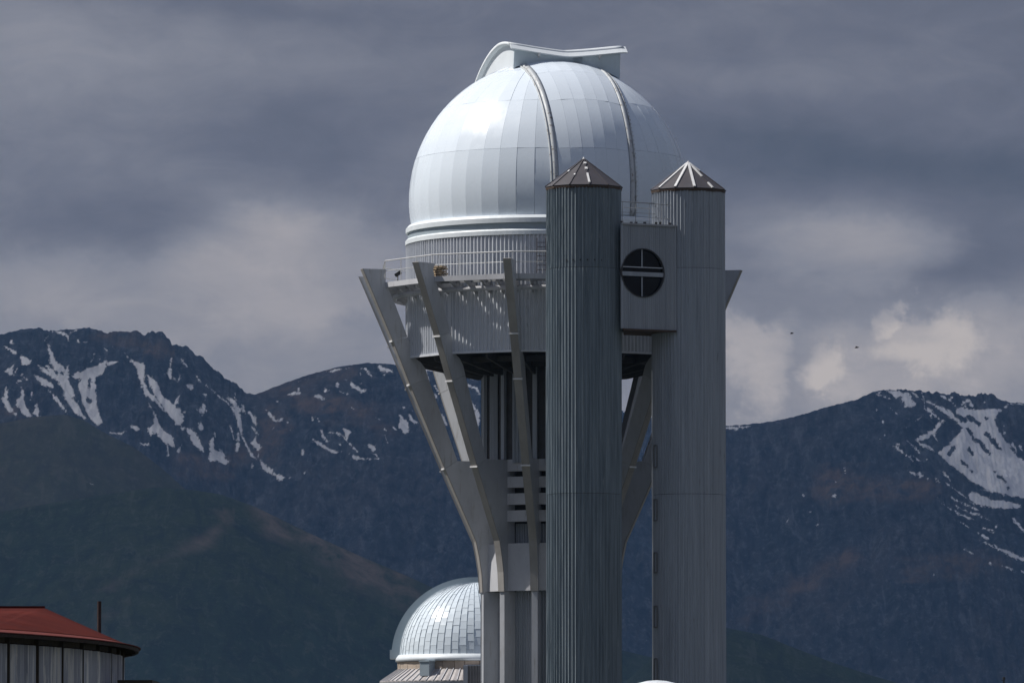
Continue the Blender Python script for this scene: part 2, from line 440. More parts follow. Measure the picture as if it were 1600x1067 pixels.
def terrain(name, D, ridge, L, slope, cols, rows, m, px0=-700, px1=2300, gully=8, gscale=60, rough=2, jag=1.0, seed=3, snow=None, snowneg=None, snowpoly=None, scree=None, power=1.0, jagf=6.0):
    px = np.concatenate([np.linspace(-2400, -90, 130), np.linspace(-80, 1680, cols), np.linspace(1690, 4000, 130)])
    rp = np.array(ridge, float); ry = np.interp(px, rp[:, 0], rp[:, 1])
    k = 1; ry = np.convolve(np.pad(ry, k, 'edge'), np.ones(2 * k + 1) / (2 * k + 1), 'valid')
    ry = ry + jag * fbm(px / jagf, px * 0 + 3.3, 4, seed + 40, gain=.6) * np.interp(px, rp[:, 0], rp[:, 2])
    X = (px - 800) / F * D; zr = CZ + (1250 - ry) / F * D
    nb = max(6, rows // 12)
    v = np.concatenate([-np.linspace(1, 0, nb, endpoint=False) ** 1.5, np.linspace(0, 1, rows) ** power])
    XX, VV = np.meshgrid(X, v)
    Y = D - VV * L; Z = zr[None, :] - slope * np.abs(VV) * L
    env = np.clip(np.abs(VV) * 9, 0, 1)
    wx = XX + 25 * fbm(XX / 160, Y / 160, 3, seed + 20) * (gscale / 60)
    Z = Z + env * gully * (fbm(wx / gscale, Y / (gscale * 2.6), 5, seed, True) - .3)
    Z = Z + env * rough * fbm(XX / (gscale * .22), Y / (gscale * .3), 4, seed + 9)
    if scree == 'hill': Z = Z - env * 0
    n, c = Z.shape
    Z = np.maximum(Z, -40)
    co = np.stack([XX, Y, Z], -1).reshape(-1, 3).astype(np.float32)
    i, j = np.meshgrid(np.arange(n - 1), np.arange(c - 1), indexing='ij')
    a = (i * c + j).ravel(); q = np.stack([a, a + c, a + c + 1, a + 1], -1).astype(np.int32)
    me = bpy.data.meshes.new(name); me.vertices.add(len(co)); me.vertices.foreach_set('co', co.ravel())
    me.loops.add(q.size); me.loops.foreach_set('vertex_index', q.ravel())
    me.polygons.add(len(q)); me.polygons.foreach_set('loop_start', np.arange(len(q), dtype=np.int32) * 4)
    me.polygons.foreach_set('use_smooth', np.ones(len(q), bool)); me.update(calc_edges=True); me.materials.append(m)
    # where the snow and the bare scree lie, as coordinates in the massif's elevation (metres scaled to plan units)
    sx = co[:, 0] / co[:, 1] * F + 800; sy = 1250 - (co[:, 2] - CZ) / co[:, 1] * F
    s = np.full(len(co), -20.0)
    front = co[:, 1] <= D + 1
    if snow:
        s = stroke_field(sx, sy, snow)
        for P in snowpoly or []: s = np.maximum(s, poly_field(sx, sy, P))
        if snowneg: s = np.minimum(s, -stroke_field(sx, sy, snowneg))
        s = np.minimum(s - .8, 4.0)
        out = (sx < -5) | (sx > 1605)
        far = 16 * fbm(co[:, 0] / 45, co[:, 2] / 110, 4, 77) - 3.5 + np.clip((co[:, 2] - 330) / 30, -6, 3)
        away = np.clip(np.maximum(-5 - sx, sx - 1605) / 110, 0, 1)
        s = np.where(out, np.maximum(s, np.minimum(far, 4.2) - 14 * (1 - away)), s)
    s = np.where(front, s, -20)
    at = me.attributes.new('snow', 'FLOAT', 'POINT'); at.data.foreach_set('value', s.astype(np.float32))
    sr = np.zeros(len(co))
    if isinstance(scree, list):
        sr = np.clip((stroke_field(sx, sy, scree) + 30 * fbm(co[:, 0] / 70, co[:, 2] / 22, 5, 91)) / 34 + .45, 0, 1)
    at = me.attributes.new('scree', 'FLOAT', 'POINT'); at.data.foreach_set('value', sr.astype(np.float32))
    o = link(name, me); o['kind'] = 'structure'
    return o


SNOW = strokes([
    (0, 500, .16866, [
        [(430, 160, 10), (405, 190, 8)], [(430, 225, 10), (455, 290, 14), (480, 390, 30), (560, 470, 50), (590, 600, 65), (640, 720, 55), (700, 820, 40), (780, 915, 12)],
        [(335, 415, 10), (420, 480, 25), (500, 530, 18)], [(430, 430, 15), (540, 560, 30)], [(320, 520, 12), (400, 580, 40), (480, 610, 20)],
        [(440, 650, 8), (520, 740, 16), (570, 810, 20), (620, 875, 8)], [(620, 420, 16), (610, 500, 25)],
        [(1090, 380, 5), (1030, 400, 15), (960, 400, 25), (900, 460, 50), (830, 500, 60), (700, 520, 35)],
        [(830, 500, 50), (800, 620, 90), (820, 740, 70), (850, 860, 55), (900, 940, 45), (935, 950, 10)],
        [(710, 190, 12), (720, 205, 8)], [(770, 205, 8), (800, 205, 10)], [(470, 105, 6), (560, 120, 15), (620, 150, 20), (620, 185, 8)], [(640, 120, 8), (700, 95, 6)],
        [(950, 255, 6), (985, 290, 8)], [(1040, 250, 6), (1050, 265, 8)], [(860, 320, 8), (855, 370, 15), (830, 390, 6)], [(915, 365, 12)],
        [(25, 240, 5), (80, 270, 14), (120, 300, 22)], [(95, 200, 14), (105, 230, 8)], [(185, 340, 14), (220, 380, 38), (285, 390, 10)],
        [(125, 410, 10), (90, 460, 30), (30, 485, 10)], [(90, 490, 30), (115, 510, 10), (150, 450, 5)],
        [(50, 620, 14), (50, 700, 22), (30, 740, 30), (80, 820, 25), (165, 900, 8)], [(190, 510, 6), (240, 555, 8)], [(160, 575, 16), (200, 555, 6)],
        [(195, 630, 12), (200, 700, 25), (170, 760, 40), (220, 840, 40), (280, 910, 15)], [(290, 670, 14), (275, 740, 14)],
        [(330, 780, 10), (330, 850, 35), (350, 890, 20), (290, 840, 10)],
        [(1150, 310, 7), (1200, 370, 12), (1240, 400, 20), (1300, 440, 45), (1290, 500, 35), (1320, 580, 25), (1360, 680, 25), (1420, 740, 15)],
        [(1360, 520, 15), (1400, 570, 35), (1423, 600, 40)], [(1370, 770, 6), (1400, 830, 10), (1423, 870, 12)],
        [(1210, 975, 10), (1260, 1010, 22), (1310, 1010, 6)], [(1020, 1050, 10), (1100, 1055, 10), (1180, 1030, 6)]]),
    (220, 560, .20619, [
        [(0, 60, 20), (10, 160, 18)], [(50, 130, 15), (80, 180, 30), (110, 240, 30), (150, 310, 30), (210, 370, 38), (260, 420, 50), (285, 470, 35), (260, 510, 8)],
        [(0, 210, 8), (40, 270, 14), (100, 300, 12), (160, 390, 10), (190, 400, 12)], [(270, 230, 7), (285, 280, 8), (265, 340, 14), (240, 370, 20)], [(340, 400, 5), (310, 415, 15)],
        [(55, 340, 5), (80, 390, 10), (105, 420, 10), (110, 470, 18), (110, 530, 45), (70, 540, 25), (75, 600, 8)], [(110, 530, 40), (150, 570, 30), (210, 620, 40), (240, 660, 22)],
        [(200, 660, 10), (207, 745, 7)], [(310, 650, 10), (280, 710, 9)], [(225, 0, 8), (212, 100, 14), (222, 160, 6)], [(212, 100, 10), (180, 115, 5)], [(240, 150, 5), (280, 180, 7), (295, 120, 5)],
        [(300, 5, 6), (345, 60, 6)], [(405, 120, 5), (450, 180, 8)], [(345, 205, 8), (370, 215, 22), (372, 240, 5)],
        [(490, 205, 5), (515, 225, 4), (545, 250, 5), (600, 300, 6), (640, 325, 8), (700, 390, 10), (740, 440, 25), (745, 510, 18), (760, 570, 10), (800, 670, 8), (840, 740, 12), (880, 770, 8)],
        [(660, 300, 20), (700, 330, 25), (720, 370, 18), (780, 400, 18), (770, 360, 10)], [(710, 260, 5), (705, 300, 8)],
        [(820, 410, 14), (850, 460, 20), (865, 500, 14)], [(835, 520, 8), (870, 560, 16), (885, 575, 6)], [(870, 590, 4), (855, 640, 25), (890, 680, 24), (890, 760, 5)],
        [(665, 500, 5), (690, 560, 6), (705, 620, 6)], [(735, 570, 12), (735, 640, 16), (725, 700, 14)],
        [(450, 270, 4), (490, 280, 6), (480, 330, 8), (470, 385, 22), (420, 400, 8)], [(470, 385, 18), (495, 395, 10)], [(468, 400, 14), (468, 430, 8)], [(455, 480, 8), (455, 530, 16), (430, 490, 5)],
        [(310, 530, 14), (350, 540, 20), (400, 590, 30), (430, 660, 30), (470, 705, 14)],
        [(550, 570, 8), (560, 590, 5), (530, 630, 14), (540, 690, 25), (545, 740, 45), (600, 750, 45), (630, 790, 22), (685, 775, 8)], [(600, 700, 10), (600, 740, 20)],
        [(945, 390, 5), (985, 440, 18), (1020, 480, 18), (1070, 465, 6)], [(1005, 520, 3), (985, 565, 3)], [(1020, 325, 3), (1060, 348, 3)], [(840, 800, 8), (845, 830, 9)],
        [(905, 775, 6), (930, 820, 25), (970, 850, 25), (1010, 880, 12), (1060, 905, 28), (1095, 905, 8)], [(0, 650, 8), (50, 655, 7)], [(1125, 905, 6), (1164, 905, 6)]]),
    (430, 560, .16866, [
        [(105, 340, 6), (170, 325, 14), (235, 325, 6)], [(210, 285, 10)], [(465, 130, 4), (560, 108, 5), (680, 88, 4)], [(200, 215, 3), (280, 195, 3)],
        [(370, 350, 18), (415, 360, 22), (430, 380, 8), (480, 380, 4)], [(465, 300, 20), (490, 295, 8)], [(575, 240, 22)],
        [(630, 195, 4), (690, 215, 14), (720, 265, 15), (760, 285, 22), (800, 305, 20), (850, 290, 4)], [(790, 235, 10)], [(600, 305, 8), (630, 325, 12), (690, 325, 6)],
        [(790, 95, 10), (830, 95, 18), (860, 130, 15), (900, 170, 12)], [(785, 150, 20)], [(935, 65, 8), (985, 100, 22), (1050, 110, 14), (1090, 130, 6)], [(1015, 155, 10)],
        [(325, 510, 5), (345, 570, 12)], [(370, 530, 5), (400, 580, 9)], [(705, 460, 9), (725, 470, 8)], [(930, 555, 4), (970, 572, 4)],
        [(430, 670, 12), (440, 720, 14), (480, 770, 12)], [(490, 690, 5), (560, 690, 6), (620, 720, 14), (660, 760, 10), (710, 810, 12), (760, 870, 10)],
        [(630, 655, 8), (670, 690, 28), (660, 740, 12)], [(600, 810, 16), (590, 790, 6)], [(350, 758, 5), (410, 795, 16), (490, 845, 22), (560, 868, 16), (630, 870, 5)],
        [(680, 885, 8), (740, 920, 22), (820, 935, 16), (955, 930, 5)], [(870, 815, 14), (905, 830, 22), (905, 880, 16), (940, 905, 8)],
        [(1010, 660, 16), (1030, 670, 8)], [(1015, 720, 6), (1035, 770, 8), (1050, 820, 8)],
        [(1080, 640, 10), (1130, 660, 12), (1190, 600, 40), (1200, 660, 35), (1200, 700, 10)], [(1190, 600, 20), (1160, 530, 18)], [(1240, 520, 18), (1270, 570, 20), (1310, 600, 15)],
        [(1190, 460, 10)], [(1270, 490, 10)], [(250, 855, 9), (250, 885, 11)], [(90, 1060, 8)], [(265, 1065, 6)], [(940, 325, 4), (955, 355, 5)], [(1090, 335, 8)], [(1110, 220, 6)],
        [(140, 655, 5)], [(115, 600, 8)], [(10, 400, 4), (55, 425, 4)], [(1480, 260, 8), (1500, 300, 10)]]),
    (640, 540, .29985, [
        [(85, 140, 8), (95, 185, 8)], [(130, 250, 8), (140, 270, 6)], [(150, 340, 6), (170, 370, 10), (190, 410, 6)], [(290, 200, 6), (350, 225, 8), (360, 250, 6)],
        [(310, 290, 8), (345, 340, 14), (355, 400, 16), (350, 430, 6)], [(300, 170, 4), (330, 180, 4)]]),
    (840, 540, .29985, [[(450, 345, 6), (500, 350, 4)], [(480, 368, 12), (465, 375, 14)], [(980, 430, 6), (1040, 430, 10), (1110, 422, 4)]]),
    (1340, 590, .18745, [
        [(160, 140, 4), (195, 125, 5)], [(180, 150, 5), (290, 180, 6)], [(260, 115, 10), (330, 140, 35), (400, 170, 45), (440, 220, 40), (490, 220, 12)], [(400, 240, 15)],
        [(460, 120, 5), (530, 180, 10), (560, 190, 6)], [(540, 130, 4), (560, 190, 6), (568, 260, 4)],
        [(580, 200, 8), (650, 230, 12), (720, 275, 18), (800, 320, 28), (860, 380, 18), (900, 420, 18)], [(700, 150, 5), (760, 180, 10), (820, 230, 8)], [(790, 170, 8)],
        [(880, 215, 15), (940, 190, 12), (960, 240, 14)], [(905, 240, 10)], [(1060, 210, 10), (1080, 200, 5)], [(1240, 240, 14), (1280, 220, 6), (1387, 225, 5)],
        [(590, 260, 8), (640, 310, 14), (680, 340, 8)], [(620, 320, 12)], [(560, 310, 5), (490, 365, 6)],
        [(720, 355, 12), (680, 400, 18), (640, 460, 16), (590, 480, 25), (540, 500, 20), (510, 520, 10)], [(640, 480, 8), (660, 510, 8)],
        [(490, 520, 6), (540, 565, 14), (600, 580, 16), (660, 630, 6)], [(405, 520, 4), (470, 570, 12), (530, 640, 8)], [(300, 570, 5), (350, 560, 6)],
        [(330, 590, 8), (400, 640, 8), (470, 700, 5)], [(440, 630, 3), (525, 705, 3)], [(585, 680, 10)], [(270, 250, 5), (310, 280, 8), (340, 310, 6)],
        [(400, 330, 5), (430, 345, 4)], [(410, 415, 10)], [(215, 370, 8)], [(165, 275, 8)], [(545, 405, 5)], [(490, 445, 6)], [(190, 515, 6)], [(230, 480, 4)],
        [(455, 790, 5), (480, 815, 5)], [(520, 790, 4), (590, 850, 6)], [(525, 830, 8)], [(720, 790, 10), (760, 830, 8), (780, 860, 8), (740, 880, 12), (820, 940, 8), (900, 1000, 8), (970, 1060, 8)],
        [(660, 850, 10), (690, 880, 6)], [(1020, 930, 4), (1090, 950, 6)], [(970, 960, 8), (1000, 1000, 30), (1080, 1040, 35), (1150, 1040, 25), (1350, 1067, 10)],
        [(1230, 460, 14)], [(1230, 400, 6)], [(1300, 560, 10), (1330, 620, 8)], [(1350, 560, 8), (1380, 620, 8)], [(700, 985, 8)],
        [(670, 1010, 3), (740, 1060, 5)], [(790, 1000, 5), (860, 1040, 8), (900, 1060, 6)]]),
    (1120, 560, .3, [
        [(1340, 720, 30), (1400, 750, 30), (1480, 765, 22), (1570, 770, 14)], [(1230, 730, 5), (1290, 760, 7), (1360, 790, 5)], [(1210, 755, 5), (1270, 780, 7), (1310, 800, 5)],
        [(1310, 800, 5), (1370, 820, 8), (1420, 840, 5)], [(1150, 735, 3), (1220, 785, 6), (1340, 845, 4)], [(1270, 855, 3), (1340, 895, 4)], [(1385, 885, 5), (1440, 905, 8)],
        [(1360, 910, 6), (1410, 940, 8)], [(1355, 940, 4), (1450, 985, 10), (1530, 1020, 16), (1600, 1050, 12)], [(1545, 835, 6), (1580, 880, 10), (1600, 905, 10)],
        [(1290, 1000, 6), (1340, 1020, 6)], [(1455, 878, 6)], [(1165, 715, 6)], [(1010, 595, 5), (1060, 610, 6), (1100, 630, 6)],
        [(670, 575, 7), (668, 600, 3)], [(620, 645, 5)], [(612, 715, 7)], [(450, 712, 7)], [(375, 835, 8), (360, 862, 8)], [(520, 870, 7)], [(490, 805, 4)], [(1420, 1065, 6)],
        [(1130, 1123, 5)], [(1425, 1068, 10)], [(1480, 1078, 4), (1540, 1103, 6)], [(1590, 1113, 10)]]),
])
SNEG = strokes([
    (0, 500, .16866, [[(820, 560, 9), (820, 630, 9)], [(800, 720, 10), (825, 760, 14)], [(680, 720, 6), (740, 800, 8), (800, 890, 8)], [(640, 540, 10), (690, 640, 14)], [(570, 495, 8)],
                      [(560, 380, 12)], [(470, 570, 8), (570, 665, 10)]]),
    (1340, 590, .18745, [[(830, 320, 10), (900, 350, 16)], [(930, 330, 12), (980, 360, 14), (1020, 390, 8)], [(920, 430, 8), (950, 470, 12)], [(965, 510, 8), (1020, 540, 16), (1060, 590, 14), (1105, 630, 8)],
                         [(1080, 470, 8), (1130, 530, 14), (1170, 580, 12), (1200, 600, 10)], [(800, 590, 14), (770, 640, 10)], [(870, 700, 6), (920, 740, 7)], [(930, 590, 5), (960, 640, 8)],
                         [(1180, 825, 7), (1240, 870, 6)], [(960, 780, 8)], [(1080, 340, 8)], [(1150, 790, 7)], [(1260, 920, 6)], [(1170, 370, 8), (1210, 450, 8), (1250, 520, 8)], [(350, 175, 9)], [(390, 215, 8)]])])
FIELD = [[(1340 + x * .18745, 590 + y * .18745) for x, y in ((830, 250), (960, 260), (1180, 262), (1220, 270), (1170, 310), (1150, 360), (1180, 440), (1240, 530), (1330, 640), (1500, 760),
         (1500, 1030), (1240, 985), (1100, 950), (980, 890), (860, 800), (760, 720), (665, 625), (740, 570), (830, 480), (880, 420), (860, 360), (810, 300))]]
SCREE = strokes([(0, 0, 1, [[(330, 735, 18), (290, 720, 16)], [(355, 735, 14), (375, 715, 10)], [(425, 640, 10), (430, 670, 25), (415, 700, 18), (425, 725, 8)], [(250, 545, 14), (200, 525, 10), (150, 525, 8)],
                            [(410, 615, 8), (470, 600, 12), (540, 585, 8)], [(480, 625, 20), (560, 650, 14), (600, 660, 12)], [(0, 640, 10), (30, 650, 10)],
                            [(1300, 760, 30), (1450, 760, 16)], [(1420, 890, 14), (1560, 880, 14)], [(1160, 970, 10), (1330, 870, 12)]])])


def build_terrain():
    rock = hill_mat('far_rock', (lin((56, 62, 74)), lin((68, 68, 76)), lin((32, 40, 54)), lin((98, 100, 108)), lin((112, 94, 86))))
    brown = hill_mat('brown_hill', (lin((78, 74, 68)), lin((66, 70, 60)), lin((58, 60, 58)), lin((88, 86, 80)), lin((118, 100, 90))), True)
    green = hill_mat('green_hill', (lin((48, 64, 58)), lin((56, 66, 54)), lin((38, 50, 50)), lin((76, 80, 74)), lin((122, 106, 98))), True)
    terrain('mountain_range', 8000, [
        (-2400, 640, 1), (-1900, 560, 1), (-1400, 610, 1), (-1000, 520, 1), (-700, 560, 1), (-300, 500, 1), (-100, 540, 1), (0, 522, .6), (30, 515, .3), (60, 512, .4), (68, 516, 1), (120, 514, .3), (132, 512, .5), (150, 514, 1), (165, 520, 1), (185, 517, .3), (204, 518, .5),
        (215, 516, 1), (226, 523, 1), (236, 515.5, 1), (243, 519, 1), (252, 519, 1), (262, 528, 1), (268, 540, 1), (276, 538, 1), (290, 541, 1), (303, 553, 1), (318, 560, 1), (330, 573, 1), (345, 585, 1), (358, 594, 1), (372, 604, 1), (382, 613, .8),
        (397, 617, .3), (430, 604, .2), (480, 586, .2), (530, 573, .2), (575, 567, .3), (614, 569, .3), (650, 578, .3), (700, 582, .3), (748, 584, .3), (860, 612, .3), (975, 642, .3), (1015, 652, .3), (1080, 662, .3),
        (1133, 666, .3), (1163, 664, .3), (1205, 659, .3), (1240, 652, .3), (1290, 637, .3), (1340, 624, .3), (1370, 611, .5), (1390, 609, .5), (1430, 610, .8), (1441, 611, 1), (1446, 614, 1), (1466, 613, 1), (1478, 617, 1), (1495, 614, 1),
        (1508, 617, 1), (1520, 618, 1), (1528, 616, 1), (1548, 615, 1), (1560, 623, 1), (1578, 629, .6), (1600, 630, .4), (1700, 650, 1), (1900, 600, 1), (2300, 620, 1), (2800, 560, 1), (3300, 640, 1), (4000, 600, 1)],
        1000, .60, 1300, 430, rock, px0=-500, px1=2100, gully=22, gscale=60, rough=5, jag=6.5, jagf=9, seed=3, snow=SNOW, snowneg=SNEG, snowpoly=FIELD, scree=SCREE, power=1.15)
    terrain('brown_hill', 6000, [
        (-2400, 900, .3), (-1500, 780, .3), (-700, 700, .3), (-200, 680, .3), (0, 662, .3), (50, 652, .3), (100, 648, .3), (130, 657, .4), (165, 678, .4), (210, 700, .4), (250, 730, .4), (300, 775, .4), (380, 830, .3), (520, 930, .3), (700, 1040, .3), (800, 1090, .3), (2300, 1180, .3)],
        900, .55, 600, 150, brown, px0=-500, px1=1300, gully=9, gscale=90, rough=2, jag=1.2, seed=13, snow=[[(133, 753, 1.2), (143, 758, 2.2), (147, 759, 1)]])
    terrain('green_hill', 4500, [
        (-2400, 1000, .3), (-1400, 880, .3), (-700, 840, .3), (-200, 800, .3), (0, 800, .3), (150, 775, .3), (240, 762, .3), (300, 766, .3), (345, 773, .3), (400, 793, .3), (480, 832, .3), (560, 868, .3), (640, 902, .3), (700, 930, .3), (748, 951, .3), (860, 985, .2), (975, 1017, .2),
        (1017, 1027, .2), (1133, 1055, .2), (1200, 1075, .2), (2300, 1190, .2)],
        900, .50, 720, 170, green, px0=-500, px1=1600, gully=7, gscale=70, rough=1.6, jag=.8, seed=23,
        scree=strokes([(0, 0, 1, [[(350, 812, 9), (325, 845, 7), (230, 885, -3), (150, 925, -4)], [(410, 805, 10), (470, 838, 22), (560, 885, 28), (650, 930, 22)], [(200, 940, -2), (150, 980, -2)]])]))
    terrain('green_foothill', 3600, [
        (-700, 1200, .2), (860, 1150, .2), (960, 1080, .2), (1050, 1000, .2), (1100, 979, .2), (1133, 981, .2), (1190, 992, .2), (1240, 1012, .2), (1300, 1035, .2), (1360, 1055, .2), (1420, 1072, .2), (1600, 1110, .2), (2300, 1180, .2)],
        700, .45, 420, 110, green, px0=500, px1=2100, gully=3, gscale=60, rough=.8, jag=.5, seed=33)
    # valley floor and the knoll the observatory stands on: one sheet to the foot of the range
    ys = np.concatenate([np.linspace(-420, 60, 25), np.linspace(70, 520, 91), np.linspace(560, 9200, 60)])
    xs = np.concatenate([np.linspace(-2300, -160, 24), np.linspace(-150, 150, 101), np.linspace(160, 2300, 24)])
    X, Y = np.meshgrid(xs, ys)
    Z = 3.0 * np.exp(-(np.clip(np.abs(Y - 290) - 70, 0, None) / 75) ** 2) * np.exp(-(np.clip(np.abs(X) - 120, 0, None) / 130) ** 2)
    near = np.exp(-((Y - 290) / 400) ** 2 - (X / 300) ** 2)
    Z = Z + .12 * fbm(X / 18, Y / 18, 3, 50) * near - 2.0 * (1 - np.exp(-np.clip(Y - 420, 0, None) / 900)) * 1.0
    n, c = X.shape
    V = np.stack([X, Y, Z], -1).reshape(-1, 3)
    i, j = np.meshgrid(np.arange(n - 1), np.arange(c - 1), indexing='ij'); a = (i * c + j).ravel()
    q = np.stack([a, a + 1, a + c + 1, a + c], -1)
    gm = mat('dry_grass_ground', (.050, .058, .042), (.038, .045, .034), rough=.95, nscale=.12, amount=1.5, spots=(.6, .55, .7, (.085, .08, .07)), bump=.6, bscale=1.2)
    g = obj('ground', (V.tolist(), q.tolist()), gm, smooth=True); g['kind'] = 'structure'


build_terrain()


# ------------------------------------------------------------------ unseen cloud slab placed to keep sun off the range, and the air
def build_shade_cloud():
    n = 46
    xs = np.linspace(-3900, 300, n); ys = np.linspace(2700, 10600, n)
    X, Y = np.meshgrid(xs, ys)
    rx = (X + 1800) / 2100; ry = (Y - 6650) / 3950
    e = np.clip(1 - (rx ** 4 + ry ** 4), 0, 1) ** .5
    top = 2350 + e * (420 + 260 * fbm(X / 900, Y / 900, 4, 5))
    bot = 2350 - e * (90 + 60 * fbm(X / 500, Y / 500, 4, 8))
    V = np.concatenate([np.stack([X, Y, bot], -1).reshape(-1, 3), np.stack([X, Y, top + .5], -1).reshape(-1, 3)])
    Fc = []; N = n * n
    for i in range(n - 1):
        for j in range(n - 1):
            a = i * n + j
            Fc.append((a, a + n, a + n + 1, a + 1)); Fc.append((N + a, N + a + 1, N + a + n + 1, N + a + n))
    per = [j for j in range(n)] + [i * n + n - 1 for i in range(1, n)] + [(n - 1) * n + j for j in range(n - 2, -1, -1)] + [i * n for i in range(n - 2, 0, -1)]
    for k in range(len(per)):
        a, b = per[k], per[(k + 1) % len(per)]; Fc.append((a, b, N + b, N + a))
    m = bpy.data.materials.new('cloud_grey'); m.use_nodes = True; T = NT(m.node_tree); T.n.clear()
    d = T.new('ShaderNodeBsdfDiffuse'); d.inputs[0].default_value = (.80, .81, .84, 1)
    t = T.new('ShaderNodeBsdfTranslucent'); t.inputs[0].default_value = (.93, .95, .97, 1)
    x = T.new('ShaderNodeMixShader'); x.inputs[0].default_value = .6
    T.l.new(d.outputs[0], x.inputs[1]); T.l.new(t.outputs[0], x.inputs[2])
    T.l.new(x.outputs[0], T.new('ShaderNodeOutputMaterial').inputs[0])
    o = obj('cloud', (V.tolist(), Fc), m, smooth=True); o['kind'] = 'structure'


def build_haze():
    m = bpy.data.materials.new('haze_air'); m.use_nodes = True; T = NT(m.node_tree); T.n.clear()
    v = T.new('ShaderNodeVolumePrincipled'); v.inputs['Color'].default_value = (.27, .52, .93, 1); v.inputs['Density'].default_value = HAZE
    T.l.new(v.outputs[0], T.new('ShaderNodeOutputMaterial').inputs['Volume'])
    o = obj('haze', box(-2600, 2600, -450, 9400, -45, 900), m); o['kind'] = 'stuff'


HAZE = 2.45e-5
build_shade_cloud()
build_haze()

# ------------------------------------------------------------------ the main observatory tower
TY = 260.0
TX = xw(858.5, 700, TY)
G = 3.0                                     # the knoll the buildings stand on


def zt(py, ly): return zw(py, TY + ly) - G  # height above the knoll of something at photo height py
def lx(px, py, ly): return xw(px, py, TY + ly) - TX


T_ = thing('observatory_tower', 'tall grey observatory tower flaring on slanted fins, under a big white dome', 'observatory', (TX, TY, G))
zC = zt(315, 0)                             # centre of the sphere
RD = 5.5


def sph(R, az, el): return (R * cos(el) * sin(az), -R * cos(el) * cos(az), zC + R * sin(el))


def dome_panel(R, a0, a1, e0, e1, th, nj=4, bulge=0.0, tilt=0.0):
    """flat across its width, curved along the meridian; the edge faces have vertices of their own so the skin shades flat across"""
    V = []; Fc = []
    for k in range(nj + 1):
        e = e0 + (e1 - e0) * k / nj
        V += [sph(R + tilt, a0, e), sph(R - tilt, a1, e)]
    Fc += [(2 * k, 2 * k + 1, 2 * k + 3, 2 * k + 2) for k in range(nj)]
    ring = [0, 1] + [2 * k + 1 for k in range(1, nj + 1)] + [2 * nj] + [2 * k for k in range(nj - 1, 0, -1)]
    c = np.array((0, 0, zC)); base = len(V)
    top = [V[i] for i in ring]; low = [tuple(c + (np.array(v) - c) * (1 - th / R)) for v in top]; m = len(ring)
    V += top + low
    Fc += [(base + (k + 1) % m, base + k, base + m + k, base + m + (k + 1) % m) for k in range(m)]
    return V, Fc


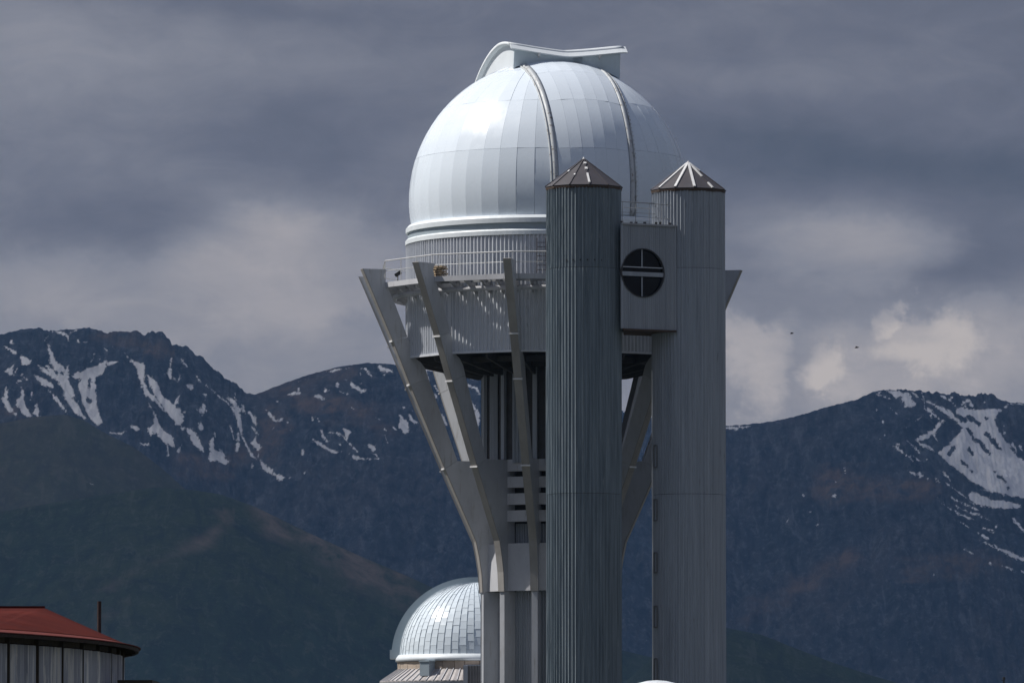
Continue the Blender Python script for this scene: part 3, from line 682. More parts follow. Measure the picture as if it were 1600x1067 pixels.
def build_dome():
    el0 = math.asin((zt(338, -5.4) - zC) / RD)
    prof = [((RD - .09) * cos(el0 + (pi / 2 - el0) * k / 24), zC + (RD - .09) * sin(el0 + (pi / 2 - el0) * k / 24)) for k in range(25)]
    d = obj('dome', lathe(prof, 96), M_domeshell, T_, True)
    A, W1, W2 = R_(17.5), -1.40, 1.62          # azimuth of the slit (0 = towards the camera, + = right) and its two edges
    ax, bx = (sin(A), -cos(A)), (cos(A), sin(A))
    rg = random.Random(5)
    els = [el0, R_(17), R_(40.5), R_(64), R_(83)]
    N = 48
    for j in range(4):
        for k in range(N):
            a0 = 2 * pi * k / N + .02; a1 = 2 * pi * (k + 1) / N + .02
            g = .0006 if j < 3 else .002
            obj('dome_panel', dome_panel(RD + rg.uniform(-.003, .003), a0 + g, a1 - g, els[j] + .0007, els[j + 1] - .0007, .05, 6, 0, rg.uniform(-.006, .006)), M_dome, d, True)
    # closed shutter leaves between the rails, just proud of the dome
    def sp(R, b, g):                          # b across the slit, g = angle along it from the front base
        rr = sqrt(R * R - b * b)
        s, z = rr * cos(g), rr * sin(g)
        return (ax[0] * s + bx[0] * b, ax[1] * s + bx[1] * b, zC + z)
    gs = [el0 + .02, R_(17), R_(40.5), R_(61), R_(80)]
    nb = 6
    for j in range(4):
        for k in range(nb):
            b0 = W1 + .06 + (W2 - W1 - .12) * k / nb; b1 = W1 + .06 + (W2 - W1 - .12) * (k + 1) / nb
            V = []; Fc = []; q = 6; Rp = RD + .055 + rg.uniform(-.003, .003); tl_ = rg.uniform(-.005, .005)
            for i in range(q + 1):
                g = gs[j] + .0008 + (gs[j + 1] - gs[j] - .0016) * i / q
                V += [sp(Rp + tl_, b0 + .002, g), sp(Rp - tl_, b1 - .002, g)]
            Fc += [(2 * i, 2 * i + 1, 2 * i + 3, 2 * i + 2) for i in range(q)]
            ring = [0, 1] + [2 * i + 1 for i in range(1, q + 1)] + [2 * q] + [2 * i for i in range(q - 1, 0, -1)]
            cc = np.array((0, 0, zC)); bb = len(V); tp = [V[i] for i in ring]; lw = [tuple(cc + (np.array(v) - cc) * .988) for v in tp]; m_ = len(ring)
            V += tp + lw
            Fc += [(bb + (i + 1) % m_, bb + i, bb + m_ + i, bb + m_ + (i + 1) % m_) for i in range(m_)]
            obj('shutter_panel', (V, Fc), M_dome, d, True)
    # rails
    def rail(b, w, h, g0, g1, n=40):
        V = []; Fc = []
        for i in range(n + 1):
            g = g0 + (g1 - g0) * i / n
            for bb, R in ((b - w / 2, RD - .03), (b - w / 2, RD + h), (b + w / 2, RD + h), (b + w / 2, RD - .03)): V.append(sp(R, bb, g))
        for i in range(n):
            for t in range(3): p = i * 4 + t; Fc.append((p, p + 4, p + 5, p + 1))
        Fc += [(0, 1, 2, 3), (4 * n + 3, 4 * n + 2, 4 * n + 1, 4 * n)]
        return V, Fc
    for b, s in ((W1 - .06, -1), (W2 + .06, 1)):
        obj('dome_rail', join(rail(b, .17, .075, el0 + .01, R_(84)), rail(b + s * .15, .035, .06, el0 + .01, R_(84))), M_rail, d, True)
    # rivet brackets along the right rail
    V = join(*[bar(sp(RD + .02, W2 + .20, g), sp(RD + .02, W2 + .28, g), .035, .035) for g in np.linspace(el0 + .05, R_(60), 34)])
    o = obj('rail_bracket', V, M_rail, d); o['kind'] = 'stuff'
    # raised hood over the top
    tL, tR = -1.86, 2.50; Rh = 5.93
    def hp(s, t, z): return (ax[0] * s + bx[0] * t, ax[1] * s + bx[1] * t, zC + z)
    def ztop(s, t):
        base = sqrt(max(0, Rh * Rh - s * s)); u = (t - (tL + tR) / 2) / ((tR - tL) / 2)
        return base + .24 * abs(u) ** 1.25 * max(0, min(1, (s + 5.2) / 5))
    s0 = 1.25; ns, nt = 30, 12
    ss = [s0 - (s0 + 4.6) * i / ns for i in range(ns + 1)]
    ts = [tL - .16 + (tR - tL + .32) * i / nt for i in range(nt + 1)]
    V = [hp(s, t, ztop(s, t)) for s in ss for t in ts] + [hp(s, t, ztop(s, t) - .13) for s in ss for t in ts]
    q = nt + 1; M = len(ss) * q; Fc = []
    for i in range(ns):
        for t in range(nt):
            p = i * q + t; Fc += [(p, p + q, p + q + 1, p + 1), (M + p, M + p + 1, M + p + q + 1, M + p + q)]
    for t in range(nt): Fc += [(t, t + 1, M + t + 1, M + t), (ns * q + t + 1, ns * q + t, M + ns * q + t, M + ns * q + t + 1)]
    for i in range(ns): Fc += [(i * q + q, i * q, M + i * q, M + i * q + q), (i * q + nt, i * q + q + nt, M + i * q + q + nt, M + i * q + nt)]
    obj('hood_plate', (V, Fc), M_hoodtop, d, True)
    # front fascia, resting just clear of the dome, with the leaning visor strip above it
    n = 24; V = []; Fc = []
    for i in range(n + 1):
        t = tL + (tR - tL) * i / n
        zb = sqrt(RD * RD - s0 * s0 - t * t) + .05
        zt_ = ztop(s0, t) - .13
        for s_ in (s0, s0 - .08): V += [hp(s_ + .0, t, zb), hp(s_ + .10, t, zt_)]
    for i in range(n):
        p = i * 4; Fc += [(p, p + 4, p + 5, p + 1), (p + 2, p + 3, p + 7, p + 6), (p, p + 2, p + 6, p + 4), (p + 1, p + 5, p + 7, p + 3)]
    Fc += [(0, 1, 3, 2), (4 * n, 4 * n + 2, 4 * n + 3, 4 * n + 1)]
    obj('hood_fascia', (V, Fc), M_hood, d)
    V = []; Fc = []
    for i in range(n + 1):
        t = tL - .16 + (tR - tL + .42) * i / n; z = ztop(s0, min(t, tR))
        V += [hp(s0 + .22, t, z - .23), hp(s0 - .10, t, z + .035), hp(s0 - .16, t, z + .005), hp(s0 + .17, t, z - .27)]
    for i in range(n):
        for t in range(4): p = i * 4 + t; p2 = i * 4 + (t + 1) % 4; Fc.append((p, p + 4, p2 + 4, p2))
    Fc += [(3, 2, 1, 0), (4 * n, 4 * n + 1, 4 * n + 2, 4 * n + 3)]
    obj('hood_visor', (V, Fc), M_hoodtop, d)
    # side walls under the plate
    for t in (tL, tR):
        V = []; Fc = []; n2 = 26
        for i in range(n2 + 1):
            s = s0 - .02 - (s0 + 4.2) * i / n2
            zb = sqrt(max(.1, RD * RD - s * s - t * t)) - .02; z2 = max(zb + .02, ztop(s, t) - .13)
            for tt in (t, t + (.08 if t < 0 else -.08)): V += [hp(s, tt, zb), hp(s, tt, z2)]
        for i in range(n2):
            p = i * 4; Fc += [(p, p + 1, p + 5, p + 4), (p + 2, p + 6, p + 7, p + 3)]
        Fc += [(0, 2, 3, 1), (4 * n2, 4 * n2 + 1, 4 * n2 + 3, 4 * n2 + 2)]
        obj('hood_side', (V, Fc), M_hoodtop, d)
    for t in (-.88, 1.62):
        z = ztop(s0, t) - .34
        obj('hood_lamp', join(bar(hp(s0 + .05, t, z + .08), hp(s0 + .22, t, z + .04), .09, .14), bar(hp(s0 + .1, t, z - .1), hp(s0 + .1, t, z + .1), .04, .04)), M_seal, d)
    fr = join(*[bar(hp(s0 + .12, .56, ztop(s0, .8) - .30 - .045 * k), hp(s0 + .12, .92, ztop(s0, .8) - .30 - .045 * k), .03, .025) for k in range(4)])
    obj('hood_vent', fr, M_slate, d)
    # skirt rings at the foot of the dome
    def zf(py): return zt(py, -5.55)
    r = RD
    obj('dome_lip', lathe([(r - .15, zf(334.6)), (r + .02, zf(335)), (r + .13, zf(339.8)), (r + .13, zf(347)), (r - .2, zf(347))], 144, True), M_belt, d)
    obj('dome_skirt', lathe([(r - .2, zf(347.2)), (r + .05, zf(347.2)), (r + .05, zf(356.5)), (r - .2, zf(356.5))], 144, True), M_slate, d)
    return d


build_dome()

RU = 5.56
ZBOT = zt(549, -5.4)                        # underside of the drum
ZDECK = zt(428, -6.3)


def fin_ang(k): return R_(12.5 + 30 * k)    # measured from the camera side towards the left


def fdir(phi): return (-sin(phi), -cos(phi))


def build_drum():
    zf = lambda py: zt(py, -5.6)
    obj('white_band', lathe([(RU - .15, zf(356.8)), (RU + .03, zf(356.8)), (RU + .09, zf(359.5)), (RU + .09, zf(366)), (RU - .15, zf(366))], 144, True), M_belt, T_)
    for k in range(12):                       # upper round wall, one sheet between two fins
        a0 = -pi / 2 - fin_ang(k); a1 = a0 - R_(30) 
        a0, a1 = a1, a0
        P = lambda s, a0=a0, a1=a1: (RU * cos(a0 + (a1 - a0) * s), RU * sin(a0 + (a1 - a0) * s))
        Nn = lambda s, a0=a0, a1=a1: (cos(a0 + (a1 - a0) * s), sin(a0 + (a1 - a0) * s))
        obj('wall_sheet', corr(P, Nn, ZDECK - .35, zf(366.5), 18, .066, seed=k), M_drum, T_)
        # lower wall is flat between two fins
        Rv = 5.70; f0, f1 = fdir(fin_ang(k + 1)), fdir(fin_ang(k))
        obj('wall_sheet', corr_flat((Rv * f0[0], Rv * f0[1]), (Rv * f1[0], Rv * f1[1]), ZBOT, ZDECK - .40, 18, .066, seed=50 + k), M_drum, T_)
        e0 = np.array(f0) * (Rv + .03); e1 = np.array(f1) * (Rv + .03)
        obj('wall_trim', join(bar((e0[0], e0[1], ZBOT + .02), (e1[0], e1[1], ZBOT + .02), .09, .09), bar((*e0, ZBOT), (*e0, ZDECK - .45), .12, .12)), M_drum, T_)
    obj('wall_backing', lathe([(5.40, ZBOT + .05), (5.40, zf(366)), (5.36, zf(366)), (5.36, ZBOT + .05)], 72, True), M_darksteel, T_)
    # underside: floor, radial girders, ring girders
    obj('floor_slab', lathe([(0.01, ZBOT + .06), (5.44, ZBOT + .06), (5.44, ZBOT + .26), (0.01, ZBOT + .26)], 48, True), M_darksteel, T_)
    for k in range(24):
        f = fdir(fin_ang(k / 2)); 
        zc = ZBOT - .005
        obj('girder', prism([(2.3, zc - .72), (3.2, zc - .66), (5.25, zc - .20), (5.35, zc + .05), (2.3, zc + .05)], (0, 0, 0), (f[0], f[1], 0), (0, 0, 1), (-f[1], f[0], 0), .09), M_darksteel, T_)
    for r, dz in ((3.3, .45), (4.4, .30)):
        obj('ring_girder', lathe([(r, ZBOT - dz), (r + .12, ZBOT - dz), (r + .12, ZBOT - dz + .22), (r, ZBOT - dz + .22)], 48, True), M_darksteel, T_)
    # gallery deck
    Ri, Ro = 6.50, 6.74
    for k in range(12):
        f0, f1 = np.array(fdir(fin_ang(k))), np.array(fdir(fin_ang(k + 1)))
        ca, cb = f0 + (f1 - f0) * .004, f1 + (f0 - f1) * .004
        V = [(*(ca * Ri), ZDECK - .05), (*(ca * Ro), ZDECK - .05), (*(cb * Ro), ZDECK - .05), (*(cb * Ri), ZDECK - .05)]
        V += [(x, y, z + .05) for x, y, z in V]
        obj('deck_plate', (V, [(0, 1, 2, 3), (7, 6, 5, 4), (0, 4, 5, 1), (1, 5, 6, 2), (2, 6, 7, 3), (3, 7, 4, 0)]), M_deck, T_)
        for i in range(7):
            g = f0 + (f1 - f0) * (i + .5) / 7
            obj('grating_bar', bar((*(g * 5.66), ZDECK - .03), (*(g * 6.54), ZDECK - .03), .03, .05), M_steel, T_)
        p, q = f0 * Ro, f1 * Ro
        obj('edge_beam', bar((*p, ZDECK - .10), (*q, ZDECK - .10), .07, .20), M_conc, T_)
        for i in range(5):
            g = f0 + (f1 - f0) * (i + .0) / 5
            zc = ZDECK - .06
            obj('deck_bracket', prism([(5.66, zc - .55), (5.74, zc - .60), (6.50, zc - .22), (6.66, zc - .16), (6.66, zc - .005), (5.66, zc - .005)], (0, 0, 0), (g[0], g[1], 0), (0, 0, 1), (-g[1] / np.linalg.norm(g), g[0] / np.linalg.norm(g), 0), .07), M_steel, T_)
        m1, m2 = f0 * 6.2, f1 * 6.2
        obj('deck_joist', join(bar((*m1, ZDECK - .16), (*m2, ZDECK - .16), .08, .16)), M_steel, T_)
    zr = zt(449, -6.0)
    obj('crane_rail', lathe([(6.06, zr - .09), (6.14, zr - .09), (6.14, zr + .09), (6.06, zr + .09)], 96, True), M_conc, T_, True)
    for k in range(24):
        g = fdir(fin_ang(k / 2 + .25)); g = np.array(g)
        obj('rail_hanger', join(bar((*(g * 6.06), zr + .08), (*(g * 6.06), ZDECK - .2), .06, .06), bar((*(g * 5.7), zr - .02), (*(g * 6.0), zr - .02), .06, .06)), M_steel, T_)
    # railing
    rl = link('railing', None, T_)
    zt1 = zt(392.5, -6.6); zt2 = ZDECK + .45
    for k in range(12):
        f0, f1 = np.array(fdir(fin_ang(k))), np.array(fdir(fin_ang(k + 1))); Rr = 6.70
        obj('top_rail', bar((*(f0 * Rr), zt1), (*(f1 * Rr), zt1), .026, n=8), M_railing, rl)
        obj('middle_rail', bar((*(f0 * Rr), zt2), (*(f1 * Rr), zt2), .014, n=6), M_railing, rl)
        for i in range(3):
            g = (f0 + (f1 - f0) * i / 3) * Rr
            obj('post', bar((*g, ZDECK), (*g, zt1), .017, n=6), M_railing, rl)
    # little ladder up the wall by the dark shaft
    x0 = lx(846, 400, -6.1); ya = -sqrt(6.15 ** 2 - x0 ** 2); yb = -5.72
    za, zb = ZDECK, zt(372, -5.7)
    lad = [bar((x0 - .17, ya, za), (x0 - .17, yb, zb), .03, .03), bar((x0 + .17, ya, za), (x0 + .17, yb, zb), .03, .03)]
    for i in range(1, 8):
        t = i / 8; lad.append(bar((x0 - .17, ya + (yb - ya) * t, za + (zb - za) * t), (x0 + .17, ya + (yb - ya) * t, za + (zb - za) * t), .02, .02))
    obj('ladder', join(*lad), M_rust, T_)
    # floodlight on the deck at the left
    g = np.array(fdir(R_(64))) * 6.55
    obj('floodlight', join(bar((*g, ZDECK), (*g, ZDECK + .22), .03, .03), bar((g[0] - .1, g[1], ZDECK + .2), (g[0] + .12, g[1] - .05, ZDECK + .34), .14, .12)), M_black, T_)


build_drum()


def finB(px, py):
    """radius and height of a point of the fin that stands 72.5 degrees to the left"""
    r = 5.0
    for _ in range(8): r = -lx(px, py, -r * cos(R_(72.5))) / sin(R_(72.5))
    return r, zt(py, -r * cos(R_(72.5)))


def build_fins():
    O = [finB(*p) for p in ((566, 420), (613, 532.6), (640, 601), (694, 732), (743, 846))]
    z5 = finB(752, 870)[1]; z6 = finB(753, 895)[1]; z7 = finB(753, 925)[1]
    Oc = [(2.90, z5), (2.80, z6), (2.76, z7)]
    I = [finB(*p) for p in ((602, 421), (598, 431), (601, 441), (617, 479), (635, 527), (642, 539), (647.5, 539), (647, 560), (656, 567), (663, 577), (668, 592), (713, 720))]
    zL = I[-1][1]; rc = 2.16
    gap = .012
    parts = [
        [O[0], O[1], I[4], I[3], I[2], I[1], I[0]],
        [O[1], O[2], I[10], I[9], I[8], I[7], I[6], I[5], I[4]],
        [O[2], O[3], I[11], I[10]],
        [O[3], O[4], Oc[0], Oc[1], Oc[2], (rc, z7), (rc, zL), I[11]],
    ]
    def shrink(poly):
        c = np.mean(np.array(poly), 0); out = []
        for r, z in poly:
            out.append((r, z + (gap / 2 if z < c[1] else -gap / 2)))
        return out
    outer = [O[0], O[1], O[2], O[3], O[4], *Oc]
    for k in range(12):
        ph = fin_ang(k); f = fdir(ph); e1 = (f[0], f[1], 0); e3 = (-f[1], f[0], 0)
        fin = link('support_fin', None, T_)
        for j, p in enumerate(parts):
            obj('fin_panel', prism(shrink(p)[::-1], (0, 0, 0), e1, (0, 0, 1), e3, .28), M_fin, fin)
        # edge plate following the outer slope
        V = []; Fc = []; n = len(outer)
        nn = []
        for i in range(n):
            a = np.array(outer[max(0, i - 1)]); b = np.array(outer[min(n - 1, i + 1)]); d = (b - a) / np.linalg.norm(b - a)
            nn.append((-d[1], d[0]))
        for i in range(n):
            q = np.array(outer[i]); m = np.array(nn[i])
            for (off, w) in ((.003, -.155), (.035, -.155), (.035, .155), (.003, .155)):
                r, z = q + m * off
                V.append((e1[0] * r + e3[0] * w, e1[1] * r + e3[1] * w, z))
        for i in range(n - 1):
            for t in range(4): a = i * 4 + t; b = i * 4 + (t + 1) % 4; Fc.append((a, b, b + 4, a + 4))
        Fc += [(0, 1, 2, 3), (4 * n - 1, 4 * n - 2, 4 * n - 3, 4 * n - 4)]
        obj('edge_plate', (V, Fc), M_flange, fin)
        for i in (1, 2, 3):
            r, z = np.array(outer[i]) + np.array(nn[i]) * .05
            c = np.array((e1[0] * r, e1[1] * r, z)); w = np.array(e3) * .19
            obj('joint_clip', bar(c - w, c + w, .05, .06), M_seal, fin)
        # blade column that carries the fin down to the ground
        fo = lambda r, t: (e1[0] * r + e3[0] * t, e1[1] * r + e3[1] * t)
        col = prism([(rc - .1, 0), (2.735, 0), (2.735, z7 - .01), (rc - .1, z7 - .01)][::-1], (0, 0, 0), e1, (0, 0, 1), e3, .24)
        obj('column', col, M_fin, T_)
        col = prism([(2.58, zL + .01), (2.72, zL + .01), (2.72, ZBOT + .05), (2.58, ZBOT + .05)][::-1], (0, 0, 0), e1, (0, 0, 1), e3, .17)
        obj('column', col, M_room, T_)
    # core wall, louvre slats and concrete panels between the blade columns
    zsl = [(717, 735.5), (744, 761), (770, 787.6), (796.6, 814)]
    zz = lambda py: zt(py, -2.4)
    for k in range(12):
        f0, f1 = np.array(fdir(fin_ang(k + 1))), np.array(fdir(fin_ang(k)))
        d = (f1 - f0) / np.linalg.norm(f1 - f0); n = np.array((d[1], -d[0]))
        for (za, zb) in ((0, zz(920)), (zz(851), zz(817)), (zL - .12, ZBOT + .04)):
            up_ = za > zz(740); rr_ = 2.67 if up_ else 2.12; in_ = .40 if up_ else .12
            p, q = f0 * rr_, f1 * rr_
            obj('core_sheet', corr_flat(p + d * in_, q - d * in_, za, zb, 4 if up_ else 8, .05, seed=k + 9), M_room, T_)
        def plate(za, zb, r, th, mm, nm):
            p, q = f0 * r + d * .128, f1 * r - d * .128
            o_ = n * th
            V = [(*p, za), (*q, za), (*(q - o_), za), (*(p - o_), za), (*p, zb), (*q, zb), (*(q - o_), zb), (*(p - o_), zb)]
            obj(nm, (V, [(0, 3, 2, 1), (4, 5, 6, 7), (0, 1, 5, 4), (1, 2, 6, 5), (2, 3, 7, 6), (3, 0, 4, 7)]), mm, T_)
        for a, b in zsl: plate(zz(b), zz(a), 2.62, .30, M_conc, 'louvre_slat')
        plate(zz(922), zz(848), 2.60, .36, M_conc, 'wall_panel')
    obj('core_shade_backing', lathe([(2.40, zL - .1), (2.545, zL - .1), (2.545, ZBOT), (2.40, ZBOT)], 48, True), M_darksteel, T_)  # dark sleeve stands in for deep shade between columns and sheets
    obj('core_shade_backing', lathe([(1.9, 0), (1.98, 0), (1.98, ZBOT), (1.9, ZBOT)], 36, True), M_darksteel, T_)  # dark sleeve gives the slat gaps their shade by colour


build_fins()


# planks left on the gallery
def build_planks():
    x = lx(684, 424, -4.2); y = -sqrt(6.38 ** 2 - x * x)
    t = thing('plank_stack', 'small stack of weathered wooden planks lying on the tower gallery', 'planks', (TX + x, TY + y, G + ZDECK), R_(-42) )
    rg = random.Random(2)
    for k in range(5):
        for j in range(3):
            w = .115; L = .31 + rg.uniform(-.07, .07)
            obj('plank', box(-L, L, (j - 1.5) * .13, (j - 1.5) * .13 + w, .09 * k + .003, .09 * k + .065), M_wood, t, rot=(0, rg.uniform(-.03, .03), rg.uniform(-.16, .16)))
    return t


build_planks()


# ------------------------------------------------------------------ stair shafts and the linking room
YL, YR = TY - 9.2, TY - 7.9
XL = xw(912.5, 600, YL); XR = xw(1076, 600, YR)
RL = 58.2 * (YL * cos(PITCH) + 12 * sin(PITCH)) / F; RR = 56.6 * (YR * cos(PITCH) + 12 * sin(PITCH)) / F
GRP = 'round corrugated stair shafts in front of the tower'


def shaft(X, Y, r, label, m, pe, pa, strips, seams, reave, seed, holes=False):
    t = thing('stair_shaft', label, 'stair tower', (X, Y, G), 0, GRP)
    zs = [0] + [zw(s, Y - r) - G for s in seams] + [zw(pe, Y - r) - G - .02]
    nr = 64
    for i in range(3):
        dr = (.0, .006, -.004)[i]
        obj('wall_section', corr_cyl(r - .035 + dr, zs[i] + .007, zs[i + 1] - .007, nr, .055, rows=10, jit=.22, duty=.10, flank=.38, seed=seed), m, t)
    for z in zs[1:3]:
        obj('joint_band', lathe([(r - .06, z - .014), (r - .034, z - .010), (r - .034, z + .010), (r - .06, z + .014)], 64, True), M_darksteel, t)
    obj('inner_wall', lathe([(r - .10, 0), (r - .06, 0), (r - .06, zs[3]), (r - .10, zs[3])], 48, True), M_darksteel, t)
    z0 = zs[3]; ap = zw(pa, Y) - G
    obj('eave', lathe([(0.02, z0 + .0), (reave - .02, z0 - .03), (reave, z0 + .03), (reave - .01, z0 + .085), (0.02, z0 + .085)], 12, True, R_(8), R_(368)), M_eave, t)
    cone = link('cone_roof', None, t)
    for k in range(12):
        a0, a1 = R_(8 + 30 * k), R_(8 + 30 * (k + 1))
        c = lambda a, rr, z: (rr * cos(a), rr * sin(a), z)
        g = .006
        V = [c(a0 + g, reave + .02, z0 + .09), c(a1 - g, reave + .02, z0 + .09), c(a1 - .06, .07, ap - .05), c(a0 + .06, .07, ap - .05)]
        V += [(x * .98, y * .98, z - .03) for x, y, z in V]
        obj('roof_sheet', (V, [(0, 1, 2, 3), (7, 6, 5, 4), (0, 4, 5, 1), (1, 5, 6, 2), (2, 6, 7, 3), (3, 7, 4, 0)]), M_cone, cone)
        p = np.array(c(a0, reave + .02, z0 + .10)); q = np.array(c(a0, .05, ap - .03))
        obj('ridge_seam', bar(p, q, .035, .04), M_cone, cone)
    for (az, f0, f1, w) in strips:            # white sealing strips brushed along some ridges
        a = R_(az); p = np.array((cos(a) * (reave + .02), sin(a) * (reave + .02), z0 + .11)); q = np.array((cos(a) * .05, sin(a) * .05, ap - .02))
        obj('sealing_strip', bar(p + (q - p) * f0, p + (q - p) * f1, w, .05), M_seal, cone)
    obj('apex_cap', lathe([(.13, ap - .13), (.08, ap - .05), (0.012, ap + .06)], 12), M_seal, cone, True)
    if holes:
        for k in range(6):
            a = -pi / 2 + R_(-28 + 11 * k)
            c = np.array((cos(a), sin(a), 0)); zz = zs[2] + .26 + .06 * cos(R_(-28 + 11 * k)) - .05
            obj('vent_hole', bar(c * (r - .01) + (0, 0, zz), c * (r + .015) + (0, 0, zz), .03, n=8), M_black, t)
    return t, zs


tl, zsL = shaft(XL, YL, RL, 'dark grey-green corrugated round shaft nearest the middle, brown cone roof with few white strips', M_shaftdark, 291, 248,
                [(188, .25, 1, .05), (218, .5, .56, .07), (278, .05, .42, .07), (278, .58, .66, .10), (278, .80, .86, .1), (248, .35, .4, .06)], (770, 417), RL + .06, 3, True)
tr, zsR = shaft(XR, YR, RR, 'paler grey corrugated round shaft on the right, cone roof with white strips on every ridge', M_shaft, 296, 254,
                [(188, .02, 1, .07), (218, .02, 1, .08), (248, .02, 1, .09), (278, .02, 1, .09), (308, .45, 1, .07), (308, .0, .2, .07), (338, .7, 1, .05), (158, .0, 1, .05)], (771, 418), RR + .06, 4)
# cable brackets up the left flank of the right shaft
for y0, y1 in ((697, 731), (781, 814), (864, 895), (947, 980), (1029, 1062)):
    a = pi + R_(24); c = np.array((cos(a), sin(a), 0)); s = np.array((-sin(a), cos(a), 0)); r = RR + .03
    za, zb = zw(y1, YR) - G, zw(y0, YR) - G; w = .13
    P = lambda u, z: c * r + s * u + np.array((0, 0, z))
    obj('hatch_frame', join(bar(P(-w, za), P(-w, zb), .035, .04), bar(P(w, za), P(w, zb), .035, .04), bar(P(-w, za), P(w, za), .04, .035), bar(P(-w, zb), P(w, zb), .04, .035)), M_hatch, tr)


def build_room():
    AN = R_(28); u = np.array((cos(AN), sin(AN))); n = np.array((sin(AN), -cos(AN)))
    # front plane: its right end meets the right shaft where the photograph shows the corner
    Yr = YR - sqrt(RR ** 2 - .53 ** 2); pr = np.array((xw(1055, 430, Yr), Yr)) + n * .03
    Ll = 2.34; pl = pr - u * Ll
    ztop = zw(351, pl[1]) - G; zbot = zw(513, pl[1]) - G
    t = thing('link_room', 'grey corrugated room with a round window joining the two shafts', 'linking room', (pl[0], pl[1], G))
    q = u * Ll; dep = 2.6
    win_s = None
    xc = 1004; Yc = pl[1] + u[1] * Ll * .45
    for _ in range(6):
        Xc = xw(xc, 427, Yc); s = (Xc - pl[0]) / u[0]; Yc = pl[1] + s * u[1]
    zc = zw(426.5, Yc) - G; rw = 37.3 * (Yc) / F
    obj('front_wall', corr_flat((0, 0), q, zbot, ztop, 26, .035, hole=(Ll, s / Ll, zc, rw + .01), jit=.3, seed=8), M_room, t)
    Dv = np.array((.12, dep)); b0 = Dv; b1 = q + Dv
    obj('back_wall', corr_flat(b1, b0, zbot, ztop, 26, .035, seed=9), M_room, t)
    obj('side_wall', corr_flat((b0[0], b0[1]), (0, 0), zbot, ztop, 20, .035, seed=12), M_room, t)
    def slab(za, zb, o1, o2, mm, nm):
        p = [Dv * (1 + o1 / 3), q + Dv * (1 + o1 / 3), q + n * o2, u * .03 + n * o2]
        p = [p[3], p[2], p[1], p[0]]
        V = [(*a, za) for a in p] + [(*a, zb) for a in p]
        obj(nm, (V, [(0, 3, 2, 1), (4, 5, 6, 7), (0, 1, 5, 4), (1, 2, 6, 5), (2, 3, 7, 6), (3, 0, 4, 7)]), mm, t)
    slab(ztop, ztop + .07, .05, .07, M_steel, 'roof')
    slab(zbot - .07, zbot, .03, .06, M_eave, 'floor')
    # corner trims
    obj('corner_trim', bar((*(q + n * .02), zbot), (*(q + n * .02), ztop), .05, .05), M_room, t)
    # window
    c = u * s
    def W(a, z, d): return (c[0] + u[0] * a + n[0] * d, c[1] + u[1] * a + n[1] * d, zc + z)
    V = []; Fc = []; N = 48
    for k in range(N):
        a = 2 * pi * k / N
        for rr, d in ((rw + .035, .045), (rw, .05), (rw, -.12), (rw + .035, -.12)): V.append(W(rr * cos(a), rr * sin(a), d))
    for k in range(N):
        k2 = (k + 1) % N
        for j in range(4): Fc.append((k * 4 + j, k2 * 4 + j, k2 * 4 + (j + 1) % 4, k * 4 + (j + 1) % 4))
    wf = obj('round_window', (V, Fc), M_darksteel, t)
    h = rw
    def seg(z0, z1, d, nm):                    # pane: the part of the disc between two heights
        zs = np.linspace(z0, z1, 14); L = [(-sqrt(max(0, rw ** 2 - z * z)), z) for z in zs]; P = L + [(-a, z) for a, z in L[::-1]]
        V = [W(a, z, d) for a, z in P] + [W(a, z, d - .02) for a, z in P]; m_ = len(P)
        return V, [tuple(range(m_)), tuple(range(m_, 2 * m_))[::-1]] + [(i, (i + 1) % m_, m_ + (i + 1) % m_, m_ + i)[::-1] for i in range(m_)]
    for z0, z1 in ((.22, h), (-.14, .20), (-h, -.16)):
        obj('pane', seg(z0, z1, -.08, 'pane'), M_glass, wf)
    hw = lambda z: sqrt(rw ** 2 - z * z) + .01
    obj('mullion', join(bar(W(0, .22, -.045), W(0, h, -.045), .035, .05), bar(W(0, -h, -.045), W(0, -.14, -.045), .035, .05)), M_room, wf)
    obj('transom', bar(W(-hw(.21), .21, -.03), W(hw(.21), .21, -.03), .05, .03), M_drum, wf)
    V = [W(-hw(.03), .03, .02), W(hw(.03), .03, .02), W(hw(.03), -.13, .02), W(-hw(.03), -.13, .02)]
    V += [(x - n[0] * .08, y - n[1] * .08, z) for x, y, z in V]
    obj('transom_panel', (V, [(3, 2, 1, 0), (4, 5, 6, 7), (0, 1, 5, 4), (1, 2, 6, 5), (2, 3, 7, 6), (3, 0, 4, 7)]), M_room, wf)
    # roof railing
    rl = link('roof_railing', None, t); z1 = ztop + .07; hr = .80
    pts = [n * -.02 + u * .02, q * .62 - n * .02, q * .62 + Dv * .95, u * .02 + Dv * .95]
    for i in range(3):
        a, b = pts[i], pts[i + 1]
        for hz, rr in ((hr, .016), (hr * .5, .011)): obj('rail', bar((*a, z1 + hz), (*b, z1 + hz), rr, n=6), M_steel, rl)
    a, b = pts[0], q * .93
    for hz, rr in ((hr, .016), (.28, .012)): obj('rail', bar((*a, z1 + hz), (*b, z1 + hz - .05), rr, n=6), M_steel, rl)
    for s_ in (.02, .28, .55, .80): g = pts[0] + (b - pts[0]) * s_; obj('post', bar((*g, z1), (*g, z1 + hr), .014, n=6), M_steel, rl)
    # clutter on the roof edge
    rg = random.Random(3)
    for k in range(7):
        g = u * (.1 + .34 * k + rg.uniform(-.1, .1)) - n * rg.uniform(.0, .12)
        obj('roof_clip', box(g[0] - .05, g[0] + .06, g[1] - .04, g[1] + .04, z1 + .002, z1 + rg.uniform(.05, .11)), M_darksteel, t)
    # walkway back to the gallery
    a = u * .9 + Dv * 1.01; zd = ZDECK
    b = np.array((TX - pl[0] + 1.9, TY - 6.45 - pl[1]))
